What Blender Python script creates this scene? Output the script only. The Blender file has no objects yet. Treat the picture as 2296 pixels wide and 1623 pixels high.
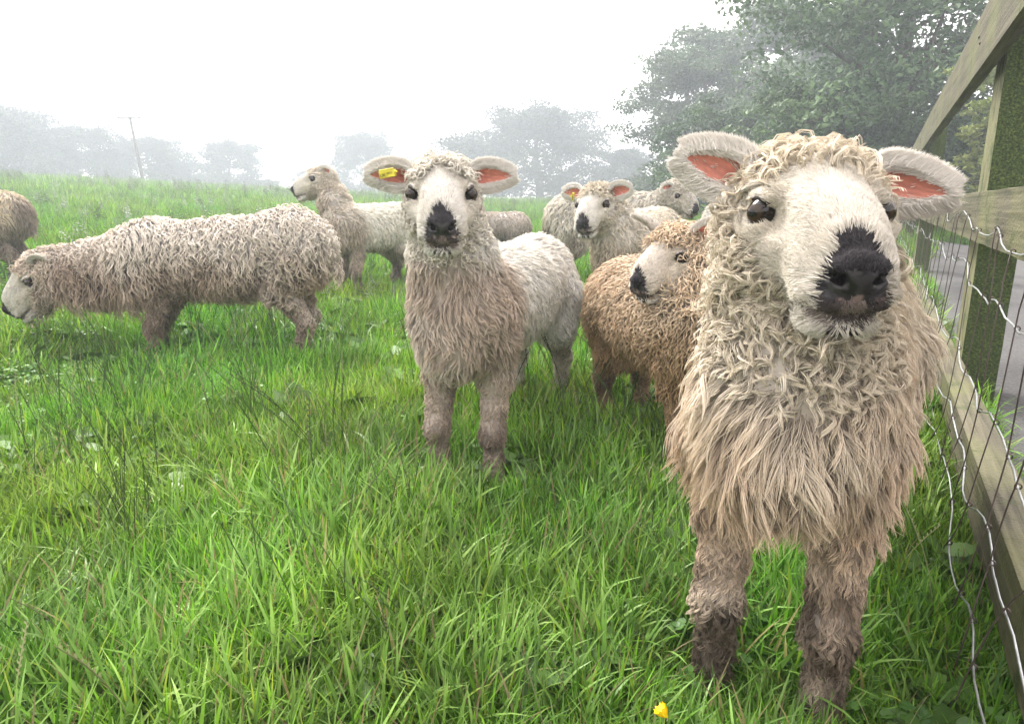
import bpy, math, random
import numpy as np
R = math.radians
rng = np.random.default_rng(7)
random.seed(7)
SC = bpy.context.scene
COL = SC.collection
f32 = np.float32

# ------------------------------------------------------------------ camera
CAM_H = 0.8
PITCH = R(13.0)
cam = bpy.data.objects.new('camera', bpy.data.cameras.new('camera'))
COL.objects.link(cam)
cam.location = (0, 0, CAM_H)
cam.rotation_euler = (R(90) - PITCH, 0, 0)
cam.data.lens = 24.0
cam.data.sensor_width = 36.0
cam.data.clip_start = 0.02
cam.data.clip_end = 2000
SC.camera = cam

# ------------------------------------------------------------------ sky, sun, exposure
SUN_ELEV, SUN_AZ = 52.0, -28.0      # azimuth from +Y towards +X
w = bpy.data.worlds.new('World'); SC.world = w; w.use_nodes = True
nt = w.node_tree; nt.nodes.clear()
sky = nt.nodes.new('ShaderNodeTexSky'); sky.sky_type = 'NISHITA'; sky.sun_disc = False
sky.sun_elevation = R(SUN_ELEV); sky.sun_rotation = R(SUN_AZ)
sky.air_density = 1.0; sky.dust_density = 6.0
hs = nt.nodes.new('ShaderNodeHueSaturation'); hs.inputs['Saturation'].default_value = 0.08
cl = nt.nodes.new('ShaderNodeMixRGB'); cl.blend_type = 'MIX'
cl.inputs[0].default_value = 0.72; cl.inputs[2].default_value = (12.0, 11.3, 11.0, 1)   # thick even cloud
bg = nt.nodes.new('ShaderNodeBackground'); bg.inputs[1].default_value = 0.15
wo = nt.nodes.new('ShaderNodeOutputWorld')
nt.links.new(sky.outputs[0], hs.inputs['Color']); nt.links.new(hs.outputs[0], cl.inputs[1])
nt.links.new(cl.outputs[0], bg.inputs[0]); nt.links.new(bg.outputs[0], wo.inputs[0])
sun_d = bpy.data.lights.new('sun', 'SUN'); sun_d.energy = 3.2; sun_d.angle = R(22); sun_d.color = (1, 0.97, 0.92)
sun = bpy.data.objects.new('sun', sun_d); COL.objects.link(sun)
sun.rotation_euler = (R(-(90 - SUN_ELEV)), 0, R(-SUN_AZ))
SC.view_settings.view_transform = 'Standard'; SC.view_settings.look = 'None'
SC.view_settings.gamma = 1.0; SC.view_settings.use_curve_mapping = False
SC.view_settings.exposure = 1.24
cy = SC.cycles
cy.max_bounces = 6; cy.diffuse_bounces = 3; cy.glossy_bounces = 2; cy.transmission_bounces = 3
cy.volume_bounces = 1; cy.transparent_max_bounces = 6; cy.use_denoising = True
cy.caustics_reflective = False; cy.caustics_refractive = False

# ------------------------------------------------------------------ pixel helpers (2296-wide reading of the photo)
FPX = 24.0 / 36.0 * 2296
def ray(x, y):
    a = (x - 1148) / FPX; b = -(y - 811.5) / FPX
    return np.array([a, math.cos(PITCH) + b * math.sin(PITCH), -math.sin(PITCH) + b * math.cos(PITCH)])
def P(x, y, Y):
    r = ray(x, y); return np.array([0, 0, CAM_H]) + r * (Y / r[1])
def smooth(e0, e1, x):
    t = np.clip((x - e0) / (e1 - e0), 0, 1); return t * t * (3 - 2 * t)
def hnoise(p, f, seed=0):
    """cheap smooth pseudo noise in -1..1 from sines"""
    g = np.random.default_rng(seed); out = 0
    for k in range(5):
        d = g.normal(size=3) * f * (1 + .45 * k); out = out + np.sin(p @ d + g.uniform(0, 6.28)) / (1 + .35 * k)
    return out / 2.6
FD = np.array([0.46797, 0.88374, 0.0]); FL = np.array([0.88374, -0.46797, 0.0])     # along the fence, away from the field
def gz(x, y):
    x = np.asarray(x, float); y = np.asarray(y, float)
    r = np.sqrt(x * x + y * y)
    az = np.degrees(np.arctan2(x, np.maximum(y, 1e-3)))
    lat = x * FL[0] + y * FL[1]
    base = .028 * np.clip(r - 1.2, 0, 4.8)
    sl = .0185 + (.053 - .0185) * np.clip(-az / 37, 0, 1.4) ** 1.0
    far = np.where(r < 42, r, 42 + 6 * (1 - np.exp(-(r - 42) / 6)) * 0.4) - 6
    z = base + sl * np.clip(far, 0, None)
    right = smooth(.3, 1.6, lat)
    z = z * (1 - right) + right * np.minimum(z, .012 * np.clip(r - 3, 0, 60))
    back = smooth(0, -3, y)
    return z * (1 - back)

# ------------------------------------------------------------------ object helpers
def tag(o, label=None, cat=None, group=None, kind=None):
    for k, v in (('label', label), ('category', cat), ('group', group), ('kind', kind)):
        if v: o[k] = v
    return o
def empty(name, loc, **kw):
    o = bpy.data.objects.new(name, None); COL.objects.link(o); o.location = tuple(float(v) for v in loc)
    o.empty_display_size = .1
    bpy.context.view_layer.update()
    return tag(o, **kw)
def mesh_np(name, V, F, col=None, smooth_=True):
    V = np.asarray(V, f32); F = np.asarray(F, np.int32)
    me = bpy.data.meshes.new(name)
    me.vertices.add(len(V)); me.vertices.foreach_set('co', V.ravel())
    n = F.shape[1]
    me.loops.add(F.size); me.loops.foreach_set('vertex_index', F.ravel())
    me.polygons.add(len(F)); me.polygons.foreach_set('loop_start', np.arange(0, F.size, n, dtype=np.int32))
    me.update(calc_edges=True)
    me.polygons.foreach_set('use_smooth', np.full(len(F), smooth_, bool))
    if col is not None:
        c = np.ones((len(V), 4), f32); c[:, :3] = col
        a = me.color_attributes.new('col', 'FLOAT_COLOR', 'POINT'); a.data.foreach_set('color', c.ravel())
    return me
def put(name, me, mat, parent=None, loc=None):
    o = bpy.data.objects.new(name, me); COL.objects.link(o)
    if mat: me.materials.append(mat)
    if parent: o.parent = parent
    if loc is not None: o.location = loc
    return o
def mk(name, V, F, mat, parent=None, col=None, smooth_=True):
    """vertices in world space; stored relative to the parent chain"""
    off = np.zeros(3)
    p = parent
    while p is not None:
        off += np.array(p.location); p = p.parent
    return put(name, mesh_np(name, np.asarray(V) - off, F, col, smooth_), mat, parent)
class MB:
    """collects polygons of any size"""
    def __init__(s): s.v = []; s.f = []
    def box(s, c, sz, rot=None, jit=0):
        c = np.array(c, float); h = np.array(sz, float) / 2; b = len(s.v)
        for k in range(8):
            q = np.array([h[0] * (1 if k & 1 else -1), h[1] * (1 if k & 2 else -1), h[2] * (1 if k & 4 else -1)])
            if rot is not None: q = rot @ q
            s.v.append(tuple(c + q))
        s.f += [tuple(b + i for i in q) for q in ((0, 2, 3, 1), (4, 5, 7, 6), (0, 1, 5, 4), (2, 6, 7, 3), (0, 4, 6, 2), (1, 3, 7, 5))]
    def tube(s, pts, rad, n=8, cap=True):
        pts = [np.array(p, float) for p in pts]; b = len(s.v)
        rad = rad if hasattr(rad, '__len__') else [rad] * len(pts)
        ref = np.array([.31, .17, .93])
        for i, p in enumerate(pts):
            d = pts[min(i + 1, len(pts) - 1)] - pts[max(i - 1, 0)]; d = d / (np.linalg.norm(d) + 1e-9)
            e1 = np.cross(d, ref); e1 /= np.linalg.norm(e1) + 1e-9; e2 = np.cross(d, e1)
            for k in range(n):
                a = 2 * math.pi * k / n; s.v.append(tuple(p + rad[i] * (math.cos(a) * e1 + math.sin(a) * e2)))
        for i in range(len(pts) - 1):
            for k in range(n):
                q = b + i * n; s.f.append((q + k, q + (k + 1) % n, q + n + (k + 1) % n, q + n + k))
        if cap:
            s.f.append(tuple(b + k for k in range(n))[::-1]); s.f.append(tuple(b + (len(pts) - 1) * n + k for k in range(n)))
    def build(s, name, mat, parent=None, smooth_=True, bevel=0):
        off = np.zeros(3); p = parent
        while p is not None: off += np.array(p.location); p = p.parent
        me = bpy.data.meshes.new(name)
        me.from_pydata([tuple(np.array(v) - off) for v in s.v], [], s.f); me.update()
        me.polygons.foreach_set('use_smooth', np.full(len(me.polygons), smooth_, bool))
        o = put(name, me, mat, parent)
        if bevel:
            m = o.modifiers.new('bevel', 'BEVEL'); m.width = bevel; m.segments = 2; m.limit_method = 'ANGLE'
        return o

# ------------------------------------------------------------------ materials
def mat_base(name):
    m = bpy.data.materials.new(name); m.use_nodes = True; t = m.node_tree; t.nodes.clear()
    o = t.nodes.new('ShaderNodeOutputMaterial'); return m, t, o
def N(t, typ, **kw):
    n = t.nodes.new(typ)
    for k, v in kw.items():
        if k in n.inputs: n.inputs[k].default_value = v
        else: setattr(n, k, v)
    return n
def ramp(t, stops):
    r = t.nodes.new('ShaderNodeValToRGB'); e = r.color_ramp.elements
    while len(e) < len(stops): e.new(0.5)
    for i, (p, c) in enumerate(stops):
        e[i].position = p; e[i].color = (*c, 1) if len(c) == 3 else c
    return r
def simple(name, col, rough=.6, spec=.4, metal=0.0, bump=0, bscale=40, var=0.0):
    m, t, o = mat_base(name)
    p = N(t, 'ShaderNodeBsdfPrincipled', Roughness=rough, Metallic=metal)
    p.inputs['Specular IOR Level'].default_value = spec
    tc = N(t, 'ShaderNodeTexCoord'); no = N(t, 'ShaderNodeTexNoise', Scale=bscale, Detail=4.0)
    t.links.new(tc.outputs['Object'], no.inputs['Vector'])
    r = ramp(t, [(.3, tuple(c * (1 - var) for c in col)), (.7, tuple(min(1, c * (1 + var)) for c in col))])
    t.links.new(no.outputs[0], r.inputs[0]); t.links.new(r.outputs[0], p.inputs['Base Color'])
    if bump:
        b = N(t, 'ShaderNodeBump', Strength=1.0, Distance=bump); t.links.new(no.outputs[0], b.inputs['Height']); t.links.new(b.outputs[0], p.inputs['Normal'])
    t.links.new(p.outputs[0], o.inputs[0]); return m
def attr_mat(name, rough, spec, trans=0.0, bump=0, bscale=300, coat=0, var=.0, sheen=0):
    m, t, o = mat_base(name)
    a = N(t, 'ShaderNodeAttribute', attribute_name='col')
    p = N(t, 'ShaderNodeBsdfPrincipled', Roughness=rough)
    p.inputs['Specular IOR Level'].default_value = spec
    p.inputs['Coat Weight'].default_value = coat
    p.inputs['Sheen Weight'].default_value = sheen
    src = a.outputs[0]
    if var or bump:
        tc = N(t, 'ShaderNodeTexCoord'); no = N(t, 'ShaderNodeTexNoise', Scale=bscale, Detail=3.0)
        t.links.new(tc.outputs['Object'], no.inputs['Vector'])
    if var:
        r = ramp(t, [(.3, (1 - var,) * 3), (.7, (1, 1, 1))]); t.links.new(no.outputs[0], r.inputs[0])
        mx = N(t, 'ShaderNodeMixRGB', blend_type='MULTIPLY'); mx.inputs[0].default_value = 1
        t.links.new(src, mx.inputs[1]); t.links.new(r.outputs[0], mx.inputs[2]); src = mx.outputs[0]
    if bump:
        b = N(t, 'ShaderNodeBump', Strength=1.0, Distance=bump); t.links.new(no.outputs[0], b.inputs['Height']); t.links.new(b.outputs[0], p.inputs['Normal'])
    t.links.new(src, p.inputs['Base Color'])
    if trans:
        tr = N(t, 'ShaderNodeBsdfTranslucent'); t.links.new(src, tr.inputs[0]); ms = N(t, 'ShaderNodeMixShader'); ms.inputs[0].default_value = trans
        t.links.new(p.outputs[0], ms.inputs[1]); t.links.new(tr.outputs[0], ms.inputs[2]); t.links.new(ms.outputs[0], o.inputs[0])
    else: t.links.new(p.outputs[0], o.inputs[0])
    return m
M = {}
M['wool'] = attr_mat('wool', .55, .25, trans=.22)
M['hair'] = attr_mat('face_hair', .5, .3, trans=.15)
M['skin'] = attr_mat('skin', .5, .45, bump=.0006, bscale=420, var=.12)
M['eye'] = attr_mat('eye', .10, .35)
M['ear'] = attr_mat('ear_skin', .6, .3, trans=.3)
M['hoof'] = simple('hoof_horn', (.03, .025, .022), .5, bump=.001, bscale=80, var=.3)
M['tag'] = simple('yellow_plastic', (.62, .52, .05), .35, .5, var=.15, bscale=60)
M['ink'] = simple('black_ink', (.03, .03, .02), .6)
M['wire'] = simple('galvanised_wire', (.30, .31, .31), .38, .6, metal=.75, bscale=60, var=.25)
M['wire_dark'] = simple('rusted_wire', (.075, .055, .048), .5, .5, metal=.4, bscale=90, var=.35)
M['petal'] = simple('yellow_petal', (.85, .55, .01), .25, .6, var=.08)

def leafy(name, var=.25, trans=.28, rough=.40, spec=.30, patch=(.35, .75), attr=True, patch_scale=.9):
    m, t, o = mat_base(name)
    a = N(t, 'ShaderNodeAttribute', attribute_name='col')
    oi = N(t, 'ShaderNodeObjectInfo'); ge = N(t, 'ShaderNodeNewGeometry')
    no = N(t, 'ShaderNodeTexNoise', Scale=patch_scale, Detail=3.0)
    t.links.new(ge.outputs['Position'], no.inputs['Vector'])
    h = N(t, 'ShaderNodeHueSaturation')
    mr = N(t, 'ShaderNodeMapRange'); mr.inputs[1].default_value = .3; mr.inputs[2].default_value = .7
    mr.inputs[3].default_value = .47; mr.inputs[4].default_value = .515
    t.links.new(no.outputs[0], mr.inputs[0]); t.links.new(mr.outputs[0], h.inputs['Hue'])
    mv = N(t, 'ShaderNodeMapRange'); mv.inputs[3].default_value = 1 - var; mv.inputs[4].default_value = 1 + var
    t.links.new(oi.outputs['Random'], mv.inputs[0])
    nv = N(t, 'ShaderNodeTexNoise', Scale=patch_scale * 2.6, Detail=4.0); t.links.new(ge.outputs['Position'], nv.inputs['Vector'])
    mq = N(t, 'ShaderNodeMapRange'); mq.inputs[1].default_value = .3; mq.inputs[2].default_value = .7; mq.inputs[3].default_value = .62; mq.inputs[4].default_value = 1.22
    t.links.new(nv.outputs[0], mq.inputs[0]); mu = N(t, 'ShaderNodeMath', operation='MULTIPLY'); t.links.new(mv.outputs[0], mu.inputs[0]); t.links.new(mq.outputs[0], mu.inputs[1]); t.links.new(mu.outputs[0], h.inputs['Value'])
    t.links.new(a.outputs[0], h.inputs['Color'])
    p = N(t, 'ShaderNodeBsdfPrincipled', Roughness=rough); p.inputs['Specular IOR Level'].default_value = spec
    tr = N(t, 'ShaderNodeBsdfTranslucent'); ms = N(t, 'ShaderNodeMixShader'); ms.inputs[0].default_value = trans
    t.links.new(h.outputs[0], p.inputs['Base Color']); t.links.new(h.outputs[0], tr.inputs[0])
    t.links.new(p.outputs[0], ms.inputs[1]); t.links.new(tr.outputs[0], ms.inputs[2]); t.links.new(ms.outputs[0], o.inputs[0])
    return m
M['grass'] = leafy('grass_blade')
M['leaf'] = leafy('tree_leaf', var=.0, trans=.25, rough=.5, spec=.3, patch_scale=.35)
M['bark'] = simple('bark', (.07, .058, .045), .9, .2, bump=.02, bscale=6, var=.4)

def wood(name, base, dark, moss_amt):
    m, t, o = mat_base(name)
    tc = N(t, 'ShaderNodeTexCoord'); mp = N(t, 'ShaderNodeMapping'); mp.inputs['Scale'].default_value = (60, 60, 60)
    a = N(t, 'ShaderNodeAttribute', attribute_name='grain')       # x along the grain, y/z across
    sc = N(t, 'ShaderNodeVectorMath', operation='MULTIPLY'); sc.inputs[1].default_value = (2.0, 70, 70)
    t.links.new(a.outputs['Vector'], sc.inputs[0])
    n1 = N(t, 'ShaderNodeTexNoise', Scale=1.0, Detail=6.0, Roughness=.65); t.links.new(sc.outputs[0], n1.inputs['Vector'])
    n2 = N(t, 'ShaderNodeTexNoise', Scale=9.0, Detail=6.0, Roughness=.7); t.links.new(tc.outputs['Object'], n2.inputs['Vector'])
    n3 = N(t, 'ShaderNodeTexNoise', Scale=140.0, Detail=4.0); t.links.new(tc.outputs['Object'], n3.inputs['Vector'])
    r1 = ramp(t, [(.32, dark), (.5, tuple((b + d) / 2 for b, d in zip(base, dark))), (.66, base)]); t.links.new(n1.outputs[0], r1.inputs[0])
    # moss: patches plus the faces that look back along the fence
    ge = N(t, 'ShaderNodeNewGeometry'); dp = N(t, 'ShaderNodeVectorMath', operation='DOT_PRODUCT'); dp.inputs[1].default_value = (-FD[0], -FD[1], 0)
    t.links.new(ge.outputs['Normal'], dp.inputs[0])
    ad = N(t, 'ShaderNodeMath', operation='MULTIPLY_ADD'); ad.inputs[1].default_value = .30 if moss_amt > .5 else .05
    t.links.new(dp.outputs['Value'], ad.inputs[0]); t.links.new(n2.outputs[0], ad.inputs[2])
    r2 = ramp(t, [(.62 - .12 * moss_amt, (0, 0, 0)), (.74 - .10 * moss_amt, (1, 1, 1))]); t.links.new(ad.outputs[0], r2.inputs[0])
    rm = ramp(t, [(.35, (.012, .020, .004)), (.55, (.035, .055, .009)), (.72, (.095, .12, .022))]); t.links.new(n3.outputs[0], rm.inputs[0])
    # yellow-green algae film
    n4 = N(t, 'ShaderNodeTexNoise', Scale=3.5, Detail=5.0); t.links.new(tc.outputs['Object'], n4.inputs['Vector'])
    r4 = ramp(t, [(.45, (0, 0, 0)), (.66, (.5, .5, .5))]); t.links.new(n4.outputs[0], r4.inputs[0])
    ma = N(t, 'ShaderNodeMixRGB'); ma.inputs[2].default_value = (.13, .14, .04, 1); t.links.new(r4.outputs[0], ma.inputs[0]); t.links.new(r1.outputs[0], ma.inputs[1])
    mm = N(t, 'ShaderNodeMixRGB'); t.links.new(r2.outputs[0], mm.inputs[0]); t.links.new(ma.outputs[0], mm.inputs[1]); t.links.new(rm.outputs[0], mm.inputs[2])
    p = N(t, 'ShaderNodeBsdfPrincipled', Roughness=.75); p.inputs['Specular IOR Level'].default_value = .3
    t.links.new(mm.outputs[0], p.inputs['Base Color'])
    hm = N(t, 'ShaderNodeMath', operation='ADD'); t.links.new(n1.outputs[0], hm.inputs[0]); t.links.new(n3.outputs[0], hm.inputs[1])
    b = N(t, 'ShaderNodeBump', Strength=.9, Distance=.004); t.links.new(hm.outputs[0], b.inputs['Height']); t.links.new(b.outputs[0], p.inputs['Normal'])
    t.links.new(p.outputs[0], o.inputs[0]); return m
M['rail'] = wood('weathered_rail_wood', (.125, .110, .070), (.036, .031, .018), .55)
M['post'] = wood('mossy_post_wood', (.20, .185, .10), (.08, .078, .035), 1.0)

def ground_mat():
    m, t, o = mat_base('soil_and_turf')
    ge = N(t, 'ShaderNodeNewGeometry'); n1 = N(t, 'ShaderNodeTexNoise', Scale=.7, Detail=8.0); n2 = N(t, 'ShaderNodeTexNoise', Scale=30.0, Detail=6.0)
    t.links.new(ge.outputs['Position'], n1.inputs['Vector']); t.links.new(ge.outputs['Position'], n2.inputs['Vector'])
    r1 = ramp(t, [(.35, (.03, .055, .012)), (.65, (.07, .12, .025))]); t.links.new(n1.outputs[0], r1.inputs[0])
    r2 = ramp(t, [(.35, (.35, .3, .25)), (.6, (1, 1, 1))]); t.links.new(n2.outputs[0], r2.inputs[0])
    mx = N(t, 'ShaderNodeMixRGB', blend_type='MULTIPLY'); mx.inputs[0].default_value = 1
    t.links.new(r1.outputs[0], mx.inputs[1]); t.links.new(r2.outputs[0], mx.inputs[2])
    p = N(t, 'ShaderNodeBsdfPrincipled', Roughness=.9); t.links.new(mx.outputs[0], p.inputs['Base Color'])
    b = N(t, 'ShaderNodeBump', Distance=.03); t.links.new(n2.outputs[0], b.inputs['Height']); t.links.new(b.outputs[0], p.inputs['Normal'])
    t.links.new(p.outputs[0], o.inputs[0]); return m
M['ground'] = ground_mat()
def tarmac():
    m, t, o = mat_base('worn_tarmac')
    ge = N(t, 'ShaderNodeNewGeometry'); n1 = N(t, 'ShaderNodeTexNoise', Scale=1.3, Detail=6.0); v = N(t, 'ShaderNodeTexVoronoi', Scale=95.0)
    t.links.new(ge.outputs['Position'], n1.inputs['Vector']); t.links.new(ge.outputs['Position'], v.inputs['Vector'])
    r1 = ramp(t, [(.35, (.075, .073, .072)), (.62, (.125, .121, .118))]); t.links.new(n1.outputs[0], r1.inputs[0])
    r2 = ramp(t, [(0, (.6, .6, .6)), (1, (1.0, 1.0, 1.0))]); t.links.new(v.outputs['Color'], r2.inputs[0])
    mx = N(t, 'ShaderNodeMixRGB', blend_type='MULTIPLY'); mx.inputs[0].default_value = 1
    t.links.new(r1.outputs[0], mx.inputs[1]); t.links.new(r2.outputs[0], mx.inputs[2])
    p = N(t, 'ShaderNodeBsdfPrincipled', Roughness=.85); p.inputs['Specular IOR Level'].default_value = .2; t.links.new(mx.outputs[0], p.inputs['Base Color'])
    b = N(t, 'ShaderNodeBump', Distance=.004); t.links.new(v.outputs['Distance'], b.inputs['Height']); t.links.new(b.outputs[0], p.inputs['Normal'])
    t.links.new(p.outputs[0], o.inputs[0]); return m
M['path'] = tarmac()

# ------------------------------------------------------------------ ground
rs = np.concatenate([np.linspace(0, 8, 81)[1:], np.geomspace(8.2, 130, 90)])
th = np.linspace(0, 2 * np.pi, 361)[:-1]
rr, tt = np.meshgrid(rs, th, indexing='ij')
gx, gy = rr * np.sin(tt), rr * np.cos(tt)
lat_ = gx * FL[0] + gy * FL[1]; s_ = gx * FD[0] + gy * FD[1]
GV = np.stack([gx.ravel(), gy.ravel(), gz(gx, gy).ravel()], 1)
GV[:, 2] += .012 * hnoise(GV * [1, 1, 0], 2.2, 3) * (np.abs(lat_.ravel() - 2.5) > 2.4)
nt_, nr_ = len(th), len(rs)
ii, jj = np.meshgrid(np.arange(nr_ - 1), np.arange(nt_), indexing='ij'); j2 = (jj + 1) % nt_
GF = np.stack([ii * nt_ + jj, ii * nt_ + j2, (ii + 1) * nt_ + j2, (ii + 1) * nt_ + jj], -1).reshape(-1, 4)[:, ::-1]
cv = len(GV); GV = np.vstack([GV, [[0, 0, float(gz(0, 0))]]])
me_g = bpy.data.meshes.new('ground')
faces = GF.tolist() + [(cv, (k + 1) % nt_, k) for k in range(nt_)]
me_g.from_pydata(GV.tolist(), [], faces); me_g.update(); me_g.polygons.foreach_set('use_smooth', np.full(len(faces), True))
tag(put('ground', me_g, M['ground']), kind='structure')

# path beyond the fence: a strip lying 2 cm proud of the soil
def on_fence(s, l): return s * FD + l * FL
ss = np.linspace(-4, 13.2, 70); ls = np.linspace(.36, 6.5, 25)
S, L = np.meshgrid(ss, ls, indexing='ij')
L2 = L.copy(); edge = .06 * np.sin(S * 2.1) + .04 * np.sin(S * 5.3 + 1)
L2 += edge * (L == ls[0]); S2 = S + (.12 * np.sin(L * 3.1)) * (S == ss[-1])
PX = S2[..., None] * FD + L2[..., None] * FL
PX[..., 2] = gz(PX[..., 0], PX[..., 1]) + .022
PX[0, :, 2] -= .05; PX[-1, :, 2] -= .03; PX[:, 0, 2] -= .03; PX[:, -1, 2] -= .05
a_, b_ = np.meshgrid(np.arange(len(ss) - 1), np.arange(len(ls) - 1), indexing='ij'); n_ = len(ls)
PF = np.stack([a_ * n_ + b_, (a_ + 1) * n_ + b_, (a_ + 1) * n_ + b_ + 1, a_ * n_ + b_ + 1], -1).reshape(-1, 4)[:, ::-1]
tag(mk('path', PX.reshape(-1, 3), PF, M['path']), kind='structure')

# ------------------------------------------------------------------ trees
def tree_mesh(seed, height, crown_r, crown_base, n_leaf, leaf, trunk_r=.28, lean=0.0, spread_=1.0, taper=.55, cone=0, flat=.38, cr=(.09, .19), colv=((.030, .062, .022), (.075, .120, .035))):
    """trunk with limbs, and a crown of leaf-sized faces gathered in clumps on twigs"""
    g = np.random.default_rng(seed); b = MB(); clumps = []
    top = np.array([lean * height, 0, height])
    tr = [np.array([lean * height * t + .25 * math.sin(t * 5 + seed), .2 * math.cos(t * 4 + seed) - .2 * math.cos(seed), height * t * .93]) for t in np.linspace(0, 1, 9)]
    b.tube(tr, [trunk_r * (1 - .9 * t) ** .9 + .02 for t in np.linspace(0, 1, 9)], 9)
    nl = 34
    for k in range(nl):
        t = crown_base + (1 - crown_base) * (k + .5) / nl; i = t * 8; i0 = min(7, int(i)); p0 = tr[i0] + (tr[i0 + 1] - tr[i0]) * (i - i0)
        az = k * 2.4 + g.uniform(-.4, .4); rel = (t - crown_base) / (1 - crown_base)
        reach = crown_r * spread_ * ((1.03 - rel) ** cone * min(1, .55 + rel * 3) if cone else math.sin(math.pi * min(1, rel * .80 + .22)) ** taper) * g.uniform(.72, 1.12)
        up = g.uniform(.12, .5) + .5 * rel; d = np.array([math.cos(az), math.sin(az), up]); d /= np.linalg.norm(d)
        pts = [p0]
        for q in range(1, 6):
            d = d + g.normal(size=3) * .10; d[2] -= .05; d /= np.linalg.norm(d); pts.append(pts[-1] + d * reach / 5)
        r0 = trunk_r * .36 * (1 - .6 * rel); b.tube(pts, [r0 * (1 - .88 * q / 5) for q in range(6)], 6)
        for q in range(2, 6):
            for m in range(3):
                d2 = d + g.normal(size=3) * .75; d2 /= np.linalg.norm(d2); ln = reach * g.uniform(.14, .34)
                e = pts[q] + d2 * ln; b.tube([pts[q], (pts[q] + e) / 2 + g.normal(size=3) * .05, e], [r0 * .25, r0 * .16, r0 * .05], 4, False)
                clumps.append((e, crown_r * g.uniform(*cr)))
                if g.random() < .6: clumps.append(((pts[q] + e) / 2 + g.normal(size=3) * .25, crown_r * g.uniform(.07, .14)))
    C = np.array([c for c, _ in clumps]); Rr = np.array([r for _, r in clumps])
    idx = g.choice(len(C), n_leaf, p=Rr ** 2 / (Rr ** 2).sum())
    off = nrm_(g.normal(size=(n_leaf, 3))) * (g.random((n_leaf, 1)) ** .45); off[:, 2] *= flat
    c = C[idx] + off * Rr[idx, None] * 1.25
    nn = nrm_(g.normal(size=(n_leaf, 3)) + np.array([0, 0, .9])); e1 = nrm_(np.cross(nn, g.normal(size=(n_leaf, 3)))); e2 = np.cross(nn, e1)
    sz = leaf * g.uniform(.6, 1.3, (n_leaf, 1))
    dr = nn * sz * .22
    V = np.stack([c - e1 * sz * .5, c + e2 * sz * .36 - dr, c + e1 * sz * .55, c - e2 * sz * .36 - dr], 1).reshape(-1, 3)
    F = np.arange(n_leaf * 4).reshape(-1, 4)
    cl = g.random(len(C))[idx][:, None]; mixv = np.clip(.65 * cl + .35 * g.random((n_leaf, 1)), 0, 1)
    col = np.array(colv[0]) * (1 - mixv) + np.array(colv[1]) * mixv
    return b, V, F, np.repeat(col, 4, 0)
def nrm_(a): return a / (np.linalg.norm(a, axis=-1, keepdims=True) + 1e-9)
TREE_LIB = {}
def plant_tree(name, label, px, Y, lib, scale, rot=0.0, group=None, sz=(1, 1, 1), cat='tree', dz=0.0):
    """px: column of the photo in which the trunk stands"""
    p = P(px, 458, Y); x = p[0]; z = float(gz(x, Y)) + dz
    root = empty(name, (x, Y, z), label=label, cat=cat, group=group)
    root.rotation_euler = (0, 0, rot); root.scale = (scale * sz[0], scale * sz[1], scale * sz[2])
    if lib not in TREE_LIB:
        kw = TREES[lib]; b, V, F, C = tree_mesh(**kw)
        trunk = b.build('trunk', M['bark'], root); me = mesh_np('crown', V, F, C, False); crown = put('crown', me, M['leaf'], root)
        # meshes were built around the origin: undo the parent offset taken by build()
        co = np.zeros(len(trunk.data.vertices) * 3, f32); trunk.data.vertices.foreach_get('co', co)
        trunk.data.vertices.foreach_set('co', (co.reshape(-1, 3) + np.array([x, Y, z], f32)).ravel()); trunk.data.update()
        TREE_LIB[lib] = (trunk, crown)
    else:
        for o in TREE_LIB[lib]:
            c = o.copy(); c.parent = root; COL.objects.link(c)
    return root
TREES = dict(
    near=dict(seed=4, height=10.5, crown_r=5.6, crown_base=.12, n_leaf=33000, leaf=.17, trunk_r=.26, cone=1.25, spread_=1.0, colv=((.028, .060, .028), (.115, .20, .075))),
    broad=dict(seed=9, height=12.5, crown_r=5.6, crown_base=.05, flat=.55, cr=(.10, .2), n_leaf=50000, leaf=.24, trunk_r=.34, taper=.38, spread_=1.05, colv=((.035, .062, .032), (.10, .15, .062))),
    oak=dict(seed=14, height=11, crown_r=6.2, crown_base=.05, flat=.7, cr=(.12, .24), n_leaf=52000, leaf=.27, trunk_r=.42, taper=.42, spread_=1.1, colv=((.014, .024, .014), (.032, .05, .022))),
    ash=dict(seed=23, height=11, crown_r=4.6, crown_base=.06, flat=.7, cr=(.12, .24), n_leaf=30000, leaf=.30, trunk_r=.32, taper=.5, colv=((.014, .024, .014), (.032, .05, .022))),
    bush=dict(seed=31, height=4.4, crown_r=3.0, crown_base=.06, n_leaf=22000, leaf=.17, trunk_r=.14, taper=.35, spread_=1.1, colv=((.024, .052, .022), (.095, .165, .055))),
    shrub=dict(seed=37, height=4.0, crown_r=1.0, crown_base=.05, n_leaf=16000, leaf=.11, trunk_r=.07, taper=.5, colv=((.13, .19, .045), (.26, .33, .085))))
plant_tree('sycamore_tree', 'tall dark green sycamore with layered boughs rising out of the photo beside the fence', 2010, 15, 'near', .77, 0.5)
plant_tree('broadleaf_tree', 'hazy rounded tree behind the tall sycamore, dense crown sloping down to the left', 1745, 34, 'broad', .72, 1.0, sz=(1.35, 1.2, 1.0))
plant_tree('broadleaf_tree', 'lower hazy tree with pale leaves standing at the left foot of the big rounded tree', 1575, 31, 'broad', .50, 2.6, sz=(1.15, 1.2, 1.0))
plant_tree('broadleaf_tree', 'dark leafy tree right behind the fence rails, under the top rail', 2370, 17, 'broad', .48, 4.1)
plant_tree('broadleaf_tree', 'half hidden dark tree filling the gap between the sycamore and the rounded tree', 1880, 21, 'broad', .33, 5.2, sz=(1.3, 1.3, 1))
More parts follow.
